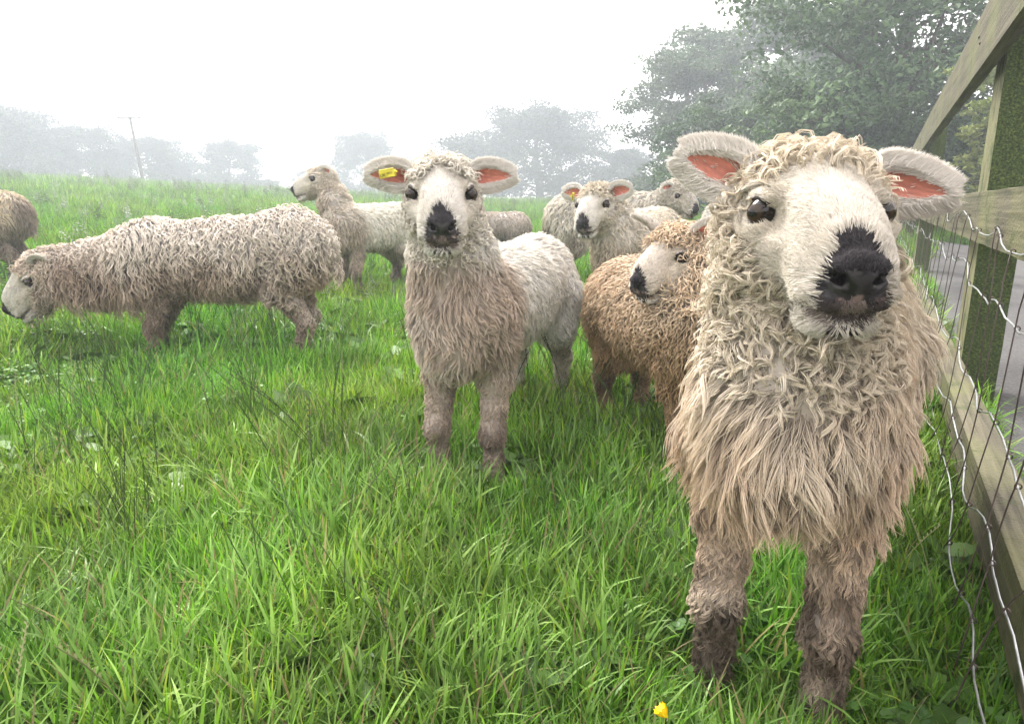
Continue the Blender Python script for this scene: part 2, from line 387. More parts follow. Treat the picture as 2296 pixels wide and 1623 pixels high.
plant_tree('leafy_shrub', 'dark bushy shrub behind the poll of the front sheep', 1850, 14.5, 'bush', .58, 0.4, cat='shrub')
plant_tree('leafy_shrub', 'dark bushy shrub seen just left of the front sheep\'s raised ear', 1600, 20, 'bush', .60, 2.1, cat='shrub')
plant_tree('leafy_shrub', 'dark bushy shrub low behind the fence between its second and first post', 2160, 15.5, 'bush', .60, 3.1, cat='shrub')
plant_tree('leafy_shrub', 'dark bushy shrub across the tarmac lane beyond the nearest post', 2420, 15, 'bush', .68, 1.1, cat='shrub')
plant_tree('slender_shrub', 'bright yellow green feathery shrub beside the nearest fence post', 2238, 11.5, 'shrub', .80, 0.0, cat='shrub')
plant_tree('oak_tree', 'wide foggy oak with see-through gaps in the centre of the skyline', 1205, 66, 'oak', .72, 0.3, sz=(1.45, 1.2, 1.0))
plant_tree('oak_tree', 'foggy tree joined to the left of the wide central oak, fading into white', 1075, 74, 'oak', .56, 1.9, sz=(1.2, 1.2, 1))
plant_tree('ash_tree', 'small foggy tree low between the central oak and the large rounded tree', 1400, 62, 'ash', .42, 1.2, sz=(1.8, 1.4, 1))
plant_tree('oak_tree', 'pale foggy domed tree behind the ear of the white faced sheep', 825, 80, 'oak', .58, 3.3, sz=(1.1, 1.1, 1.05))
plant_tree('ash_tree', 'very faint low tree at the left foot of the pale domed tree', 700, 84, 'ash', .30, 2.3, sz=(1.9, 1.3, 1))
plant_tree('ash_tree', 'lone foggy tree with pointed top standing left of the raised profile sheep', 520, 74, 'ash', .50, .6, sz=(1.6, 1.4, 1))
plant_tree('oak_tree', 'foggy tree whose crown stands behind the foot of the utility pole', 345, 68, 'oak', .46, .9, sz=(1.4, 1.2, .95))
plant_tree('oak_tree', 'foggy tree left of the utility pole, second from the left edge', 185, 64, 'oak', .47, 4.4, sz=(1.5, 1.3, 1))
plant_tree('oak_tree', 'tallest foggy tree of the left row, at the very edge of the photo', 20, 60, 'oak', .52, 5.5, sz=(1.8, 1.4, 1.05))
plant_tree('ash_tree', 'foggy filler tree between the two leftmost crowns', 105, 72, 'ash', .50, 2.9, sz=(2.0, 1.4, .95))
plant_tree('ash_tree', 'low foggy tree just left of the gap before the lone pointed tree', 405, 70, 'ash', .27, 4.0, sz=(1.9, 1.4, 1))
plant_tree('ash_tree', 'low foggy bush shaped tree right of the lone pointed tree', 600, 76, 'ash', .17, 1.0, sz=(2.6, 1.6, 1))
plant_tree('ash_tree', 'faint low tree between the pale dome and the central oak', 955, 84, 'ash', .30, 3.6, sz=(2.0, 1.4, 1))

# utility pole
pp = P(330, 458, 50); pz = float(gz(pp[0], 50)); pb = MB(); lean_ = np.array([-.085, 0, 1.0])
pr = empty('utility_pole', (pp[0], 50, pz), label='thin leaning wooden utility pole with a crossarm in front of the left foggy trees', cat='pole')
pw = np.array([pp[0], 50, pz]); pt = pw + lean_ * 5.9 - np.array([0, 0, 1.0])
pb.tube([pw - np.array([0, 0, .5]), pt], [.13, .09], 10); pb.build('pole', M['bark'], pr)
pb = MB(); pb.box(pt + np.array([0, -.12, -.12]), (1.7, .1, .12)); ca = pb.build('crossarm', M['bark'], pr, False)
for q in (-.7, .05, .7):
    pb = MB(); pb.tube([pt + np.array([q, -.12, -.06]), pt + np.array([q, -.12, .02]), pt + np.array([q, -.12, .14])], [.03, .055, .03], 8); pb.build('insulator', M['wire'], ca)

# ------------------------------------------------------------------ fence
def grain_box(name, s0, s1, l0, l1, z0, z1, mat, parent, along='s', lean=(0, 0), seed=0, slope=0.0):
    """a timber in fence coordinates, gridded and slightly irregular; 'grain' runs along its length"""
    g = np.random.default_rng(seed)
    n = int(max(4, (s1 - s0) / .12)) if along == 's' else 14
    V = []; Gr = []; F = []
    m = 12                      # ring of points round the section (3 per side)
    for i in range(n + 1):
        t = i / n
        for k in range(m):
            side, f = divmod(k, 3); f /= 3.0
            c = [(-1, -1), (1, -1), (1, 1), (-1, 1), (-1, -1)]; a = c[side]; b = c[side + 1]
            x = a[0] + (b[0] - a[0]) * f; y = a[1] + (b[1] - a[1]) * f
            if f == 0: x *= .965; y *= .965       # arris worn off
            j = g.normal() * .012
            if along == 's':
                s = s0 + (s1 - s0) * t; l = (l0 + l1) / 2 + x * (l1 - l0) / 2 * (1 + j); z = (z0 + z1) / 2 + y * (z1 - z0) / 2 * (1 + j) + slope * s
                Gr.append((s, l, z))
            else:
                z = z0 + (z1 - z0) * t; s = (s0 + s1) / 2 + x * (s1 - s0) / 2 * (1 + j) + lean[0] * (z - .8); l = (l0 + l1) / 2 + y * (l1 - l0) / 2 * (1 + j) + lean[1] * (z - .8)
                Gr.append((z, l, s))
            V.append(tuple(s * FD + l * FL + np.array([0, 0, z])))
    for i in range(n):
        for k in range(m): F.append((i * m + k, i * m + (k + 1) % m, (i + 1) * m + (k + 1) % m, (i + 1) * m + k))
    F.append(tuple(range(m))[::-1]); F.append(tuple(n * m + k for k in range(m)))
    off = np.array(parent.location)
    me = bpy.data.meshes.new(name); me.from_pydata([tuple(np.array(v) - off) for v in V], [], F); me.update()
    a = me.attributes.new('grain', 'FLOAT_VECTOR', 'POINT'); a.data.foreach_set('vector', np.array(Gr, f32).ravel() + seed * 3.7)
    import bmesh
    bm = bmesh.new(); bm.from_mesh(me); bmesh.ops.recalc_face_normals(bm, faces=bm.faces); bm.to_mesh(me); bm.free()
    return put(name, me, mat, parent)
fence = empty('wooden_fence', tuple(on_fence(3, .3)), label='weathered post and rail fence with green moss running away along the right side', cat='fence')
FP = .25
grain_box('rail', -.6, 12.6, FP, FP + .045, 1.262, 1.492, M['rail'], fence, seed=1)
grain_box('rail', -.6, 12.6, FP + .002, FP + .05, .690, .838, M['rail'], fence, seed=2)
grain_box('rail', -.6, 12.6, FP - .004, FP + .072, .10, .235, M['rail'], fence, seed=3)
for k, s in enumerate((-1.3, 3.17, 7.75, 11.7)):
    gp = on_fence(s, .37); z0 = float(gz(gp[0], gp[1])) - .3
    grain_box('post', s - .14, s + .14, FP + .073, FP + .073 + .125, z0, 1.60 + .03 * (k % 2), M['post'], fence, along='z', seed=10 + k)
    for zz in (1.38, .765, .17):
        for dsx in (-.03, .035):
            nb_ = MB(); c = on_fence(s + dsx, FP - .001) + np.array([0, 0, zz + dsx * .5]); nb_.tube([c, c - FL * .004], [.006, .005], 8)
            nb_.build('nail', M['wire_dark'], fence)
# stock netting hung on the field side, bellied towards the grass at the bottom
net = empty('wire_netting', tuple(on_fence(3, .2)), label='sagging knotted stock wire netting hung on the field side of the wooden fence', cat='wire netting')
rowz = [.765, .63, .41, .27, .17, .08]
def net_pt(s, r, g0=0):
    """position of the netting at distance s and wire row r (0 top)"""
    z = np.interp(r, range(6), rowz); depth = np.interp(r, range(6), [.002, .009, .02, .048, .08, .11])
    bel = depth * (.75 + .35 * math.sin(s * 2.2 + .8) + .12 * math.sin(s * 5.1)) * (1 if s < 4 else .8)
    zz = z + .016 * math.sin(s * 7.3 + r * 1.7) + .010 * math.sin(s * 17 + r * 3.1) - .05 * math.exp(-((s - 1.6) / .8) ** 2) * (1 if r < 2 else .6)
    p = on_fence(s, FP - .008 - bel + .006 * math.sin(s * 13 + r)); p[2] = zz; return p
stays = []; s_ = .35; gN = np.random.default_rng(5)
while s_ < 12.0: stays.append(s_); s_ += gN.uniform(.15, .24)
for r in range(6):
    b = MB(); pts = []; nodes = set()
    s = .25
    grid = sorted(list(np.arange(.25, 12.3, .06)) + stays)
    b.tube([net_pt(s, r) + np.array([0, 0, -.006 * abs(math.sin(s * 22))]) for s in grid], .0019, 6)
    b.build('line_wire', M['wire'], net)
for s in stays:
    b = MB(); k = MB(); pts = []
    sl = gN.uniform(-.02, .02); wob = gN.uniform(-.008, .008, 6)
    for r in np.linspace(0, 5, 21):
        q = net_pt(s + sl * (r / 5) + .02 * math.sin(r * 1.3 + s * 9) * (r > .5) + (.05 * r / 5 if s < 3 else 0), r); q = q - FL * .0035; pts.append(q + FD * np.interp(r, range(6), wob))
    b.tube(pts, .0014, 5)
    if s < 5:
        for r in range(6):
            c = pts[r * 4]; ring = [c + FL * .0032 + (.0045 * math.cos(a)) * np.array([0, 0, 1.0]) + (.0045 * math.sin(a)) * FL + FD * (.0022 * a / 6.28 - .001) for a in np.linspace(0, 9.4, 14)]
            b.tube(ring, .0012, 5)
    b.build('stay_wire', M['wire_dark'], net)
# old stakes on the far side of the lane
for k, (px, Y, h, wdt) in enumerate(((2183, 13.4, 1.05, .16), (2145, 15.5, 1.0, .10))):
    p = P(px, 458, Y); z = float(gz(p[0], Y)); b = MB()
    rt_ = empty('wooden_post', (p[0], Y, z), label=('stout brown capped post beyond the tarmac lane' if k == 0 else 'thin grey stake left of the capped post beyond the lane'), cat='post')
    b.box((p[0], Y, z + h / 2 - .1), (wdt, wdt, h + .2)); b.build('stake', M['bark'], rt_, False, .008)
    b = MB(); b.box((p[0], Y, z + h + .02), (wdt * 1.35, wdt * 1.35, .045)); b.build('cap', M['rail'], rt_, False, .006)

# ------------------------------------------------------------------ strands (wool, hair, fur) as tapered three-sided tubes
def nrm(a): return a / (np.linalg.norm(a, axis=-1, keepdims=True) + 1e-9)
def strands(root, nor, comb, L, curl, turns, rad, c0, c1, S=8, kids=4, spread=.004, droop=.35, lift=.8, tipgather=.75, seed=1, grav=(0, 0, -1)):
    g = np.random.default_rng(seed)
    n = len(root); t = np.linspace(0, 1, S + 1)[None, :, None]
    L = np.broadcast_to(np.asarray(L, float), (n,)); curl = np.broadcast_to(np.asarray(curl, float), (n,)); turns = np.broadcast_to(np.asarray(turns, float), (n,))
    rad = np.broadcast_to(np.asarray(rad, float), (n,)); lift = np.broadcast_to(np.asarray(lift, float), (n,)); droop = np.broadcast_to(np.asarray(droop, float), (n,))
    G = np.array(grav, float)[None, None]
    d = nor[:, None] * (lift[:, None, None] * (1 - t) ** 1.2 + .10) + comb[:, None] * (.35 + .75 * t) + G * (droop[:, None, None] * t)
    d = nrm(d)
    step = (L / S)[:, None, None]
    path = np.concatenate([np.zeros((n, 1, 3)), np.cumsum((d[:, :-1] + d[:, 1:]) / 2 * step, 1)], 1)
    ref = nrm(g.normal(size=(n, 1, 3)))
    e1 = nrm(np.cross(d, ref)); e2 = np.cross(d, e1)
    ph = g.uniform(0, 6.28, (n, 1, 1)) + 2 * np.pi * turns[:, None, None] * t * np.where(g.random((n, 1, 1)) < .5, 1, -1)
    amp = curl[:, None, None] * np.clip(t * 1.6, 0, 1)
    off = amp * (np.cos(ph) * e1 + np.sin(ph) * e2)
    off = off - off[:, :1]
    cen = root[:, None] + path + off
    K = kids
    spread = np.broadcast_to(np.asarray(spread, float), (n,))[:, None, None, None]; kj = g.normal(size=(n, K, 1, 3)); kj -= (kj * nor[:, None, None]).sum(-1, keepdims=True) * nor[:, None, None]
    kj[:, 0] *= .3; kj = kj * np.where(g.random((n, K, 1, 1)) < .14, 2.4, 1.0)
    kl = 1 + (g.uniform(-.2, .08, (n, K, 1, 1))) * np.clip(spread / .0045, .15, 1)
    tt_ = t[:, None]
    cen = root[:, None, None] + (cen - root[:, None])[:, None] * kl + kj * spread * (1 - tipgather * tt_ ** 1.1)
    cen = cen + g.normal(size=(n, K, S + 1, 3)) * (spread * .04) * np.clip(tt_ * 2, 0, 1)
    cen = cen.reshape(n * K, S + 1, 3)
    dd = nrm(np.gradient(cen, axis=1))
    ref2 = nrm(np.repeat(ref, K, 0) + g.normal(size=(n * K, 1, 3)) * .3)
    e1 = nrm(np.cross(dd, ref2)); e2 = np.cross(dd, e1)
    rr_ = np.repeat(rad, K)[:, None, None] * g.uniform(.75, 1.2, (n * K, 1, 1)) * (1 - .82 * t ** 2.2)
    ring = [cen + rr_ * (math.cos(a) * e1 + math.sin(a) * e2) for a in (0, 2.094, 4.189)]
    V = np.stack(ring, 2)                     # (nK, S+1, 3, 3)
    nK = n * K
    base = (np.arange(nK) * (S + 1) * 3)[:, None, None]; i = (np.arange(S) * 3)[None, :, None]; k = np.arange(3)[None, None]
    k2 = (k + 1) % 3
    F = np.stack([base + i + k, base + i + k2, base + i + 3 + k2, base + i + 3 + k], -1).reshape(-1, 4)
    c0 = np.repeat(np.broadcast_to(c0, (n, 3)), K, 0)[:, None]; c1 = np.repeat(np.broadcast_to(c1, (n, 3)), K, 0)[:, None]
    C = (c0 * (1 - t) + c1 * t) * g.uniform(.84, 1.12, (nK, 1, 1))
    C = np.repeat(C[:, :, None], 3, 2)
    C = C.reshape(-1, 3); C = C * np.minimum(1, .86 / (C.max(1, keepdims=True) + 1e-6)); return V.reshape(-1, 3), F, C
def join(parts):
    V, F, C, o = [], [], [], 0
    for v, f, c in parts:
        V.append(v.astype(f32)); F.append(f + o); C.append(c.astype(f32)); o += len(v)
    return np.concatenate(V), np.concatenate(F), np.concatenate(C)

# ------------------------------------------------------------------ implicit body surface + surface nets
def sd_ell(p, c, r, Rm):
    q = (p - c) @ Rm; r = np.asarray(r, f32)
    k0 = np.linalg.norm(q / r, axis=1); k1 = np.linalg.norm(q / (r * r), axis=1)
    return k0 * (k0 - 1) / (k1 + 1e-9)
def sd_cone(p, a, b, ra, rb):
    ba = b - a; l2 = ba @ ba; h = np.clip(((p - a) @ ba) / l2, 0, 1)
    return np.linalg.norm(p - a - h[:, None] * ba, axis=1) - (ra + (rb - ra) * h)
class Field:
    def __init__(s): s.pr = []
    def ell(s, c, r, Rm, k=.03, sub=False): s.pr.append(('e', np.asarray(c, f32), np.asarray(r, f32), np.asarray(Rm, f32), k, sub))
    def cone(s, a, b, ra, rb, k=.03, sub=False): s.pr.append(('c', np.asarray(a, f32), np.asarray(b, f32), (f32(ra), f32(rb)), k, sub))
    def bounds(s):
        lo = np.full(3, 1e9); hi = -lo
        for q in s.pr:
            if q[5]: continue
            if q[0] == 'e': m = q[2].max(); pts = [(q[1] - m), (q[1] + m)]
            else: m = max(q[3]); pts = [q[1] - m, q[1] + m, q[2] - m, q[2] + m]
            for p in pts: lo = np.minimum(lo, p); hi = np.maximum(hi, p)
        return lo - .03, hi + .03
    def __call__(s, p):
        p = np.asarray(p, f32); d = np.full(len(p), .5, f32)
        for typ, a, b, c, k, sub in s.pr:
            if typ == 'e': lo, hi = a - b.max(), a + b.max()
            else: m = max(c); lo, hi = np.minimum(a, b) - m, np.maximum(a, b) + m
            mar = k * 1.1 + (.0 if sub else .035)
            idx = np.flatnonzero(((p > lo - mar) & (p < hi + mar)).all(1))
            if not len(idx): continue
            q = p[idx]; v = sd_ell(q, a, b, c) if typ == 'e' else sd_cone(q, a, b, *c)
            o = d[idx]
            if sub:
                v = -v; h = np.clip(k - np.abs(o - v), 0, None) / k; d[idx] = np.maximum(o, v) + h * h * k * .25
            else:
                h = np.clip(k - np.abs(o - v), 0, None) / k; d[idx] = np.minimum(o, v) - h * h * k * .25
        return d
def nets(field, h):
    lo, hi = field.bounds(); B = 4
    n = np.ceil((hi - lo) / h).astype(int); n = (n + B - 1) // B * B
    cc = [lo[a] + (np.arange(n[a] // B) * B + (B - 1) / 2) * h for a in range(3)]
    X = np.stack(np.meshgrid(*cc, indexing='ij'), -1).reshape(-1, 3)
    Dc = field(X).reshape(n // B)
    big = np.repeat(np.repeat(np.repeat(Dc, B, 0), B, 1), B, 2)
    act = np.flatnonzero(np.abs(big.ravel()) < B * h * 1.6)
    iz = np.stack(np.unravel_index(act, big.shape), 1)
    big.ravel()[act] = field(lo + iz * h)
    D = big; s = D < 0
    nx, ny, nz = D.shape
    cor = [(i, j, k) for i in (0, 1) for j in (0, 1) for k in (0, 1)]
    cnt = sum(s[i:nx - 1 + i, j:ny - 1 + j, k:nz - 1 + k].astype(np.int8) for i, j, k in cor)
    cells = np.argwhere((cnt > 0) & (cnt < 8))
    idm = np.full((nx - 1, ny - 1, nz - 1), -1, np.int32); idm[tuple(cells.T)] = np.arange(len(cells))
    acc = np.zeros((len(cells), 3)); num = np.zeros(len(cells))
    cd = {c: D[cells[:, 0] + c[0], cells[:, 1] + c[1], cells[:, 2] + c[2]] for c in cor}
    for ax in range(3):
        for c in cor:
            if c[ax]: continue
            e = list(c); e[ax] = 1; e = tuple(e); a, b = cd[c], cd[e]; x = (a < 0) != (b < 0)
            t = np.where(x, a / np.where(a == b, 1, a - b), 0)
            p = np.array(c, float)[None].repeat(len(cells), 0); p[:, ax] += t
            acc += p * x[:, None]; num += x
    V = lo + (cells + acc / num[:, None]) * h
    Fs = []
    for ax in range(3):
        sl0 = [slice(1, None)] * 3; sl0[ax] = slice(0, -1); sl1 = [slice(1, None)] * 3; sl1[ax] = slice(1, None)
        A = s[tuple(sl0)]; Bq = s[tuple(sl1)]
        e = np.argwhere(A != Bq)
        off = np.ones(3, int); off[ax] = 0; e = e + off
        u, v = [(1, 2), (2, 0), (0, 1)][ax]
        def g(du, dv):
            q = e.copy(); q[:, u] -= du; q[:, v] -= dv
            ok = (q >= 0).all(1) & (q < np.array(idm.shape)).all(1)
            r = np.full(len(q), -1); r[ok] = idm[tuple(q[ok].T)]; return r
        q = np.stack([g(1, 1), g(0, 1), g(0, 0), g(1, 0)], 1)
        flip = ~s[tuple(e.T)]
        q[flip] = q[flip][:, ::-1]
        Fs.append(q[(q >= 0).all(1)])
    return V, np.concatenate(Fs)
def vnormals(V, F):
    n = np.cross(V[F[:, 2]] - V[F[:, 0]], V[F[:, 3]] - V[F[:, 1]])
    out = np.zeros_like(V)
    for k in range(4): np.add.at(out, F[:, k], n)
    return nrm(out), np.linalg.norm(n, axis=1) / 2

# ------------------------------------------------------------------ sheep
def lerp(a, b, t): return a + (b - a) * t
def mixc(a, b, t): return np.asarray(a)[None] * (1 - t[:, None]) + np.asarray(b)[None] * t[:, None]
def frame_from(mid, nose, roll):
    n = nrm(nose - mid); r = nrm(np.cross(n, [0, 0, 1.0])); u = np.cross(r, n)
    r, u = r * math.cos(roll) + u * math.sin(roll), u * math.cos(roll) - r * math.sin(roll)
    a = math.radians(15.7); f = n * math.cos(a) + u * math.sin(a); up = np.cross(r, f)
    return np.stack([r, f, up], 1)          # columns: right, forward, up

def make_sheep(label, feet, heading, mid, nose, spec):
    sp = dict(scale=1.0, blen=.66, hs=1.0, roll=0.0, voxel=.008, dens=1.0, S=7, kids=4, n=9000, drop=0.0, neck=.0, ears=True, face=True,
              width=1.0, ear=((.86, -.22, .16), (.86, -.22, .16)), earo=(0, 1, .1), legs=None, tag=None, seed=1, nr=1.0, rad=.0011, facen=2600, bend=None)
    sp.update(spec); s = sp['scale']; hs = sp['hs']; g = np.random.default_rng(sp['seed'])
    F = nrm(np.array([heading[0], heading[1], 0.0])); Lv = np.array([-F[1], F[0], 0.0]); Z = np.array([0, 0, 1.0])
    g0 = float(gz(*feet)); O = np.array([feet[0], feet[1], g0]); gr = (float(gz(*(feet - F[:2] * sp['blen'] * s))) - g0)
    W = lambda u, v, z: O + F * u * s + Lv * v * s + Z * (z * s + gr * np.clip(-u / sp['blen'], 0, 1) + sp.get('pitch', 0) * (u + .35) * np.clip((z - .2) / .2, 0, 1))
    Rb = np.stack([F, Lv, Z], 1)
    H = frame_from(mid, nose, sp['roll']); HW = lambda x, y, z: mid + hs * (H @ np.array([x, y, z]))
    root = empty('sheep', (O[0], O[1], g0), label=label, cat='sheep', group='sheep in the misty meadow')
    bl = sp['blen']; wd = sp['width']; dz = -sp['drop']
    fld = Field()
    fld.ell(W(-.05, 0, .50 + dz), np.array([.16, .138 * wd, .16]) * s, Rb, .05)
    fld.ell(W(-.5 * bl, 0, .49 + dz), np.array([.42 * bl, .158 * wd, .165]) * s, Rb, .08)
    fld.ell(W(-bl + .02, 0, .50 + dz), np.array([.17, .145 * wd, .165]) * s, Rb, .06)
    fld.cone(W(-bl - .12, 0, .50 + dz), W(-bl - .155, 0, .40 + dz), .03 * s, .022 * s, .03)
    fld.cone(W(-.03, 0, .515 + dz), W(-bl + .02, 0, .515 + dz), .134 * s * wd, .142 * s * wd, .06)
    # neck
    hb = HW(0, -.07, -.02); nb = W(.03, 0, .52 + dz); nm = lerp(nb, hb, .5) + np.array([0, 0, -1.0]) * sp['neck']
    if sp['bend'] is not None: nm = nm + np.array(sp['bend'])
    fld.cone(nb, nm, .128 * s * sp['nr'], .100 * s * sp['nr'], .06); fld.cone(nm, hb, .100 * s * sp['nr'], .078 * hs, .05)
    fld.cone(W(.08, 0, .42 + dz), nm, .085 * s, .06 * s, .06)
    # legs
    legs = sp['legs'] or [(.0, .085), (.0, -.085), (-bl, .09), (-bl, -.09)]
    feetw = []
    for k, (lu, lv) in enumerate(legs):
        sg = 1 if lv > 0 else -1
        base_u = 0.0 if k < 2 else -bl
        fw = W(lu, lv, 0); fw[2] = float(gz(fw[0], fw[1])); feetw.append((fw, k)); FEET.append(fw[:2].copy())
        def J(u, v, z): 
            q = W(base_u + u, sg * v, z); t = np.clip(1 - z / .34, 0, 1); dlt = fw - W(base_u, sg * (.085 if k < 2 else .09), 0); dlt[2] = 0
            return q + dlt * t
        if k < 2:
            ch = [(J(-.02, .08, .42 + dz), .068), (J(-.022, .085, .31), .040), (J(-.008, .086, .235), .029), (J(.014, .086, .165), .030), (J(.002, .086, .08), .020), (J(.012, .085, .03), .032)]
        else:
            ch = [(J(.02, .08, .44 + dz), .10), (J(.06, .09, .34), .064), (J(-.055, .09, .20), .029), (J(-.03, .09, .08), .021), (J(-.01, .09, .03), .031)]
        for (a, ra), (b, rb) in zip(ch[:-1], ch[1:]): fld.cone(a, b, ra * s, rb * s, .035)
    nbody = len(fld.pr)
    # head
    if sp['face']:
        E_ = lambda c, r, k=.02, sub=False: fld.ell(HW(*c), np.array(r) * hs, H, k * hs, sub)
        C_ = lambda a, b, ra, rb, k=.02, sub=False: fld.cone(HW(*a), HW(*b), ra * hs, rb * hs, k * hs, sub)
        E_((0, -.045, -.016), (.074, .085, .054), .03)
        E_((0, .040, -.033), (.063, .095, .058), .03)
        C_((0, 0, .006), (0, .118, -.026), .046, .029, .03)
        E_((0, .112, -.056), (.050, .045, .040), .02)
        C_((0, -.02, -.06), (0, .10, -.088), .05, .034, .025)
        for q in (-1, 1):
            E_((q * .0195, .131, -.069), (.029, .030, .018), .012)
            E_((q * .050, -.015, -.052), (.038, .07, .052), .03)
            E_((q * .060, .006, .013), (.021, .030, .012), .016)
            E_((q * .064, .018, -.022), (.02, .028, .012), .012)
            E_((q * .0185, .150, -.042), (.0155, .017, .016), .010)
        E_((0, .118, -.101), (.040, .032, .018), .010)
        E_((0, .155, -.040), (.020, .013, .022), .012)
        for q in (-1, 1):
            E_((q * .058, .062, -.006), (.008, .034, .012), .022, True)
            E_((q * .079, .022, -.002), (.0185, .0185, .0142), .005, True)
            C_((q * .0085, .172, -.056), (q * .023, .163, -.042), .0045, .0075, .003, True)
            C_((q * .015, .150, -.046), (q * .022, .166, -.043), .006, .006, .003, True)
            C_((q * .023, .163, -.042), (q * .036, .146, -.040), .0062, .0025, .003, True)
            C_((0, .164, -.083), (q * .026, .157, -.0845), .0045, .0045, .004, True)
            C_((q * .026, .155, -.086), (q * .046, .118, -.082), .0042, .0035, .004, True)
            C_((q * .046, .118, -.082), (q * .052, .085, -.073), .0035, .001, .004, True)
        C_((0, .173, -.054), (0, .164, -.080), .0026, .0040, .005, True)
    else:
        fld.ell(HW(0, 0, 0), np.array([.07, .11, .07]) * hs, H, .03)
    V, Fq = nets(fld, sp['voxel'])
    nv, area = vnormals(V, Fq)
    hl = (V - mid) @ H / hs; bl_ = (V - O) @ Rb / s
    def nosepatch(h):
        nn = .006 * hnoise(h, 190, 5)
        d = np.maximum(np.abs(h[:, 0]) * 1.0 - .034 + nn * 1.2, .131 + 15 * h[:, 0] ** 2 + nn * 1.3 - h[:, 1])
        d = np.maximum(d, -.066 + nn * 1.5 - h[:, 2])
        ch = np.maximum(np.maximum(np.abs(h[:, 0]) - .019 + nn, h[:, 2] + .101), .115 - h[:, 1])
        return (d < 0) | (ch < 0)
    def lips(h): nn = .006 * hnoise(h, 230, 6); return (h[:, 1] > .118 + nn + .3 * np.abs(h[:, 0])) & (h[:, 2] < -.055) & (h[:, 2] > -.097 + nn) & (np.abs(h[:, 0]) < .037 + nn) | ((np.abs(h[:, 2] + .082 + .1 * np.clip(np.abs(h[:, 0]) - .03, 0, 1)) < .0055) & (np.abs(h[:, 0]) < .050) & (h[:, 1] > .085))
    eyes_l = [np.array([q * .0715, .0165, -.001]) for q in (-1, 1)]
    # body mesh colours
    cw = np.asarray(sp['c_top']); cl_ = np.asarray(sp['c_low'])
    def coat(p_, h_, nz_):
        """colour of the fleece at points: body coordinates, head coordinates"""
        z = p_[:, 2]; u = p_[:, 0]
        n1 = hnoise(p_, 9, sp['seed'] + 11); n2 = hnoise(p_, 30, sp['seed'] + 12)
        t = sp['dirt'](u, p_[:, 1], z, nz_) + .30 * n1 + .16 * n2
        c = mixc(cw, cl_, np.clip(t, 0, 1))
        leg = smooth(.33, .12, z) * sp.get('legdirt', .7) + .55 * n2 * (z < .33)
        c = c * (1 - np.clip(leg, 0, .92)[:, None]) + np.asarray(sp.get('c_leg', (.13, .10, .085)))[None] * np.clip(leg, 0, .92)[:, None]
        return c
    ishead = (hl[:, 1] > -.03) & (np.linalg.norm(hl * [1, .55, 1], axis=1) < .13)
    colr = coat(bl_, hl, nv[:, 2]) * .55  # coat colour darkened under the wool: painted depth shade for the gaps
    fc = np.array([.62, .56, .52]); colr[ishead] = fc
    if sp['face']:
        lp = lips(hl) & ishead; colr[lp] = (.26, .18, .17)
        npm = nosepatch(hl) & ishead; colr[npm] = (.028, .024, .028)
        ml = ishead & (hl[:, 1] > .08) & (np.abs(hl[:, 2] + .083) < .0036) & (np.abs(hl[:, 0]) < .048); colr[ml] = (.03, .02, .02)
        for q in (-1, 1):
            for c_ in ((q * .015, .158, -.045), (q * .023, .156, -.043), (q * .010, .162, -.052)):
                colr[ishead & (np.linalg.norm(hl - np.array(c_), axis=1) < .0085)] = (.006, .005, .005)
            dd = np.linalg.norm((hl - np.array([q * .074, .020, -.002])) * [1, 1, 1.2], axis=1); colr[ishead & (dd < sp.get('ring', .0235))] = (.03, .023, .02)
    mk('body', V, Fq, M['skin'], root, np.clip(colr, 0, 1))
    # ---------- wool roots
    tot = area.sum(); cen = V[Fq].mean(1); fn = nrm(nv[Fq].mean(1))
    view = nrm(np.array([0, 0, CAM_H]) - cen); facing = (fn * view).sum(1)
    hc = (cen - mid) @ H / hs; bc = (cen - O) @ Rb / s
    r_h = np.linalg.norm(hc * [1, .6, 1], axis=1)
    face_m = np.zeros(len(cen), bool)
    if sp['face']:
        near_head = r_h < .14
        nn = .013 * hnoise(hc, 75, 3)
        face_m = near_head & (((hc[:, 1] > .034 + nn + .7 * np.clip(-hc[:, 2] - .02, 0, .05) + .2 * np.clip(np.abs(hc[:, 0]) - .05, 0, 1) + .35 * np.clip(-hc[:, 2] - .045, 0, 1) - .3 * np.clip(-.02 - hc[:, 2], 0, .02)) & (hc[:, 1] > .0)) |
                              ((np.abs(hc[:, 0]) < .055 + nn) & (hc[:, 2] > .0) & (hc[:, 1] > sp.get('fringe', .012) + nn)))
        eyed = np.minimum(*[np.linalg.norm(hc - e, axis=1) for e in eyes_l])
        face_m |= near_head & (eyed < .040)
    wgt = area * np.where(facing > -.15, 1.0, .22) * np.where(cen[:, 2] < g0 + .02, 0, 1)
    legm = (bc[:, 2] < .31) & ~(r_h < .14)
    headw = (r_h < .135) & (hc[:, 1] > -.11)
    wgt = wgt * np.where(legm, 1.9, 1) * np.where(headw, 2.2, 1)
    ws = wgt * ~face_m
    def sample(wt, n, sd):
        gg = np.random.default_rng(sd); idx = gg.choice(len(wt), n, p=wt / wt.sum())
        a = gg.random((n, 1)); b = gg.random((n, 1)); q = Fq[idx]
        def bil(A): return (A[q[:, 0]] * (1 - a) + A[q[:, 1]] * a) * (1 - b) + (A[q[:, 3]] * (1 - a) + A[q[:, 2]] * a) * b
        return bil(V), nrm(bil(nv))
    n = int(sp['n']); p, nn_ = sample(ws, n, sp['seed'] * 7 + 1)
    ph = (p - mid) @ H / hs; pb = (p - O) @ Rb / s
    rh = np.linalg.norm(ph * [1, .6, 1], axis=1); isH = rh < .15; isL = (pb[:, 2] < .31) & ~isH
    top = isH & (ph[:, 2] > .028) & (ph[:, 1] > -.09); chk = isH & ~top | ((rh < sp.get('curlzone', .15)) & (pb[:, 2] > .45) & ~top)
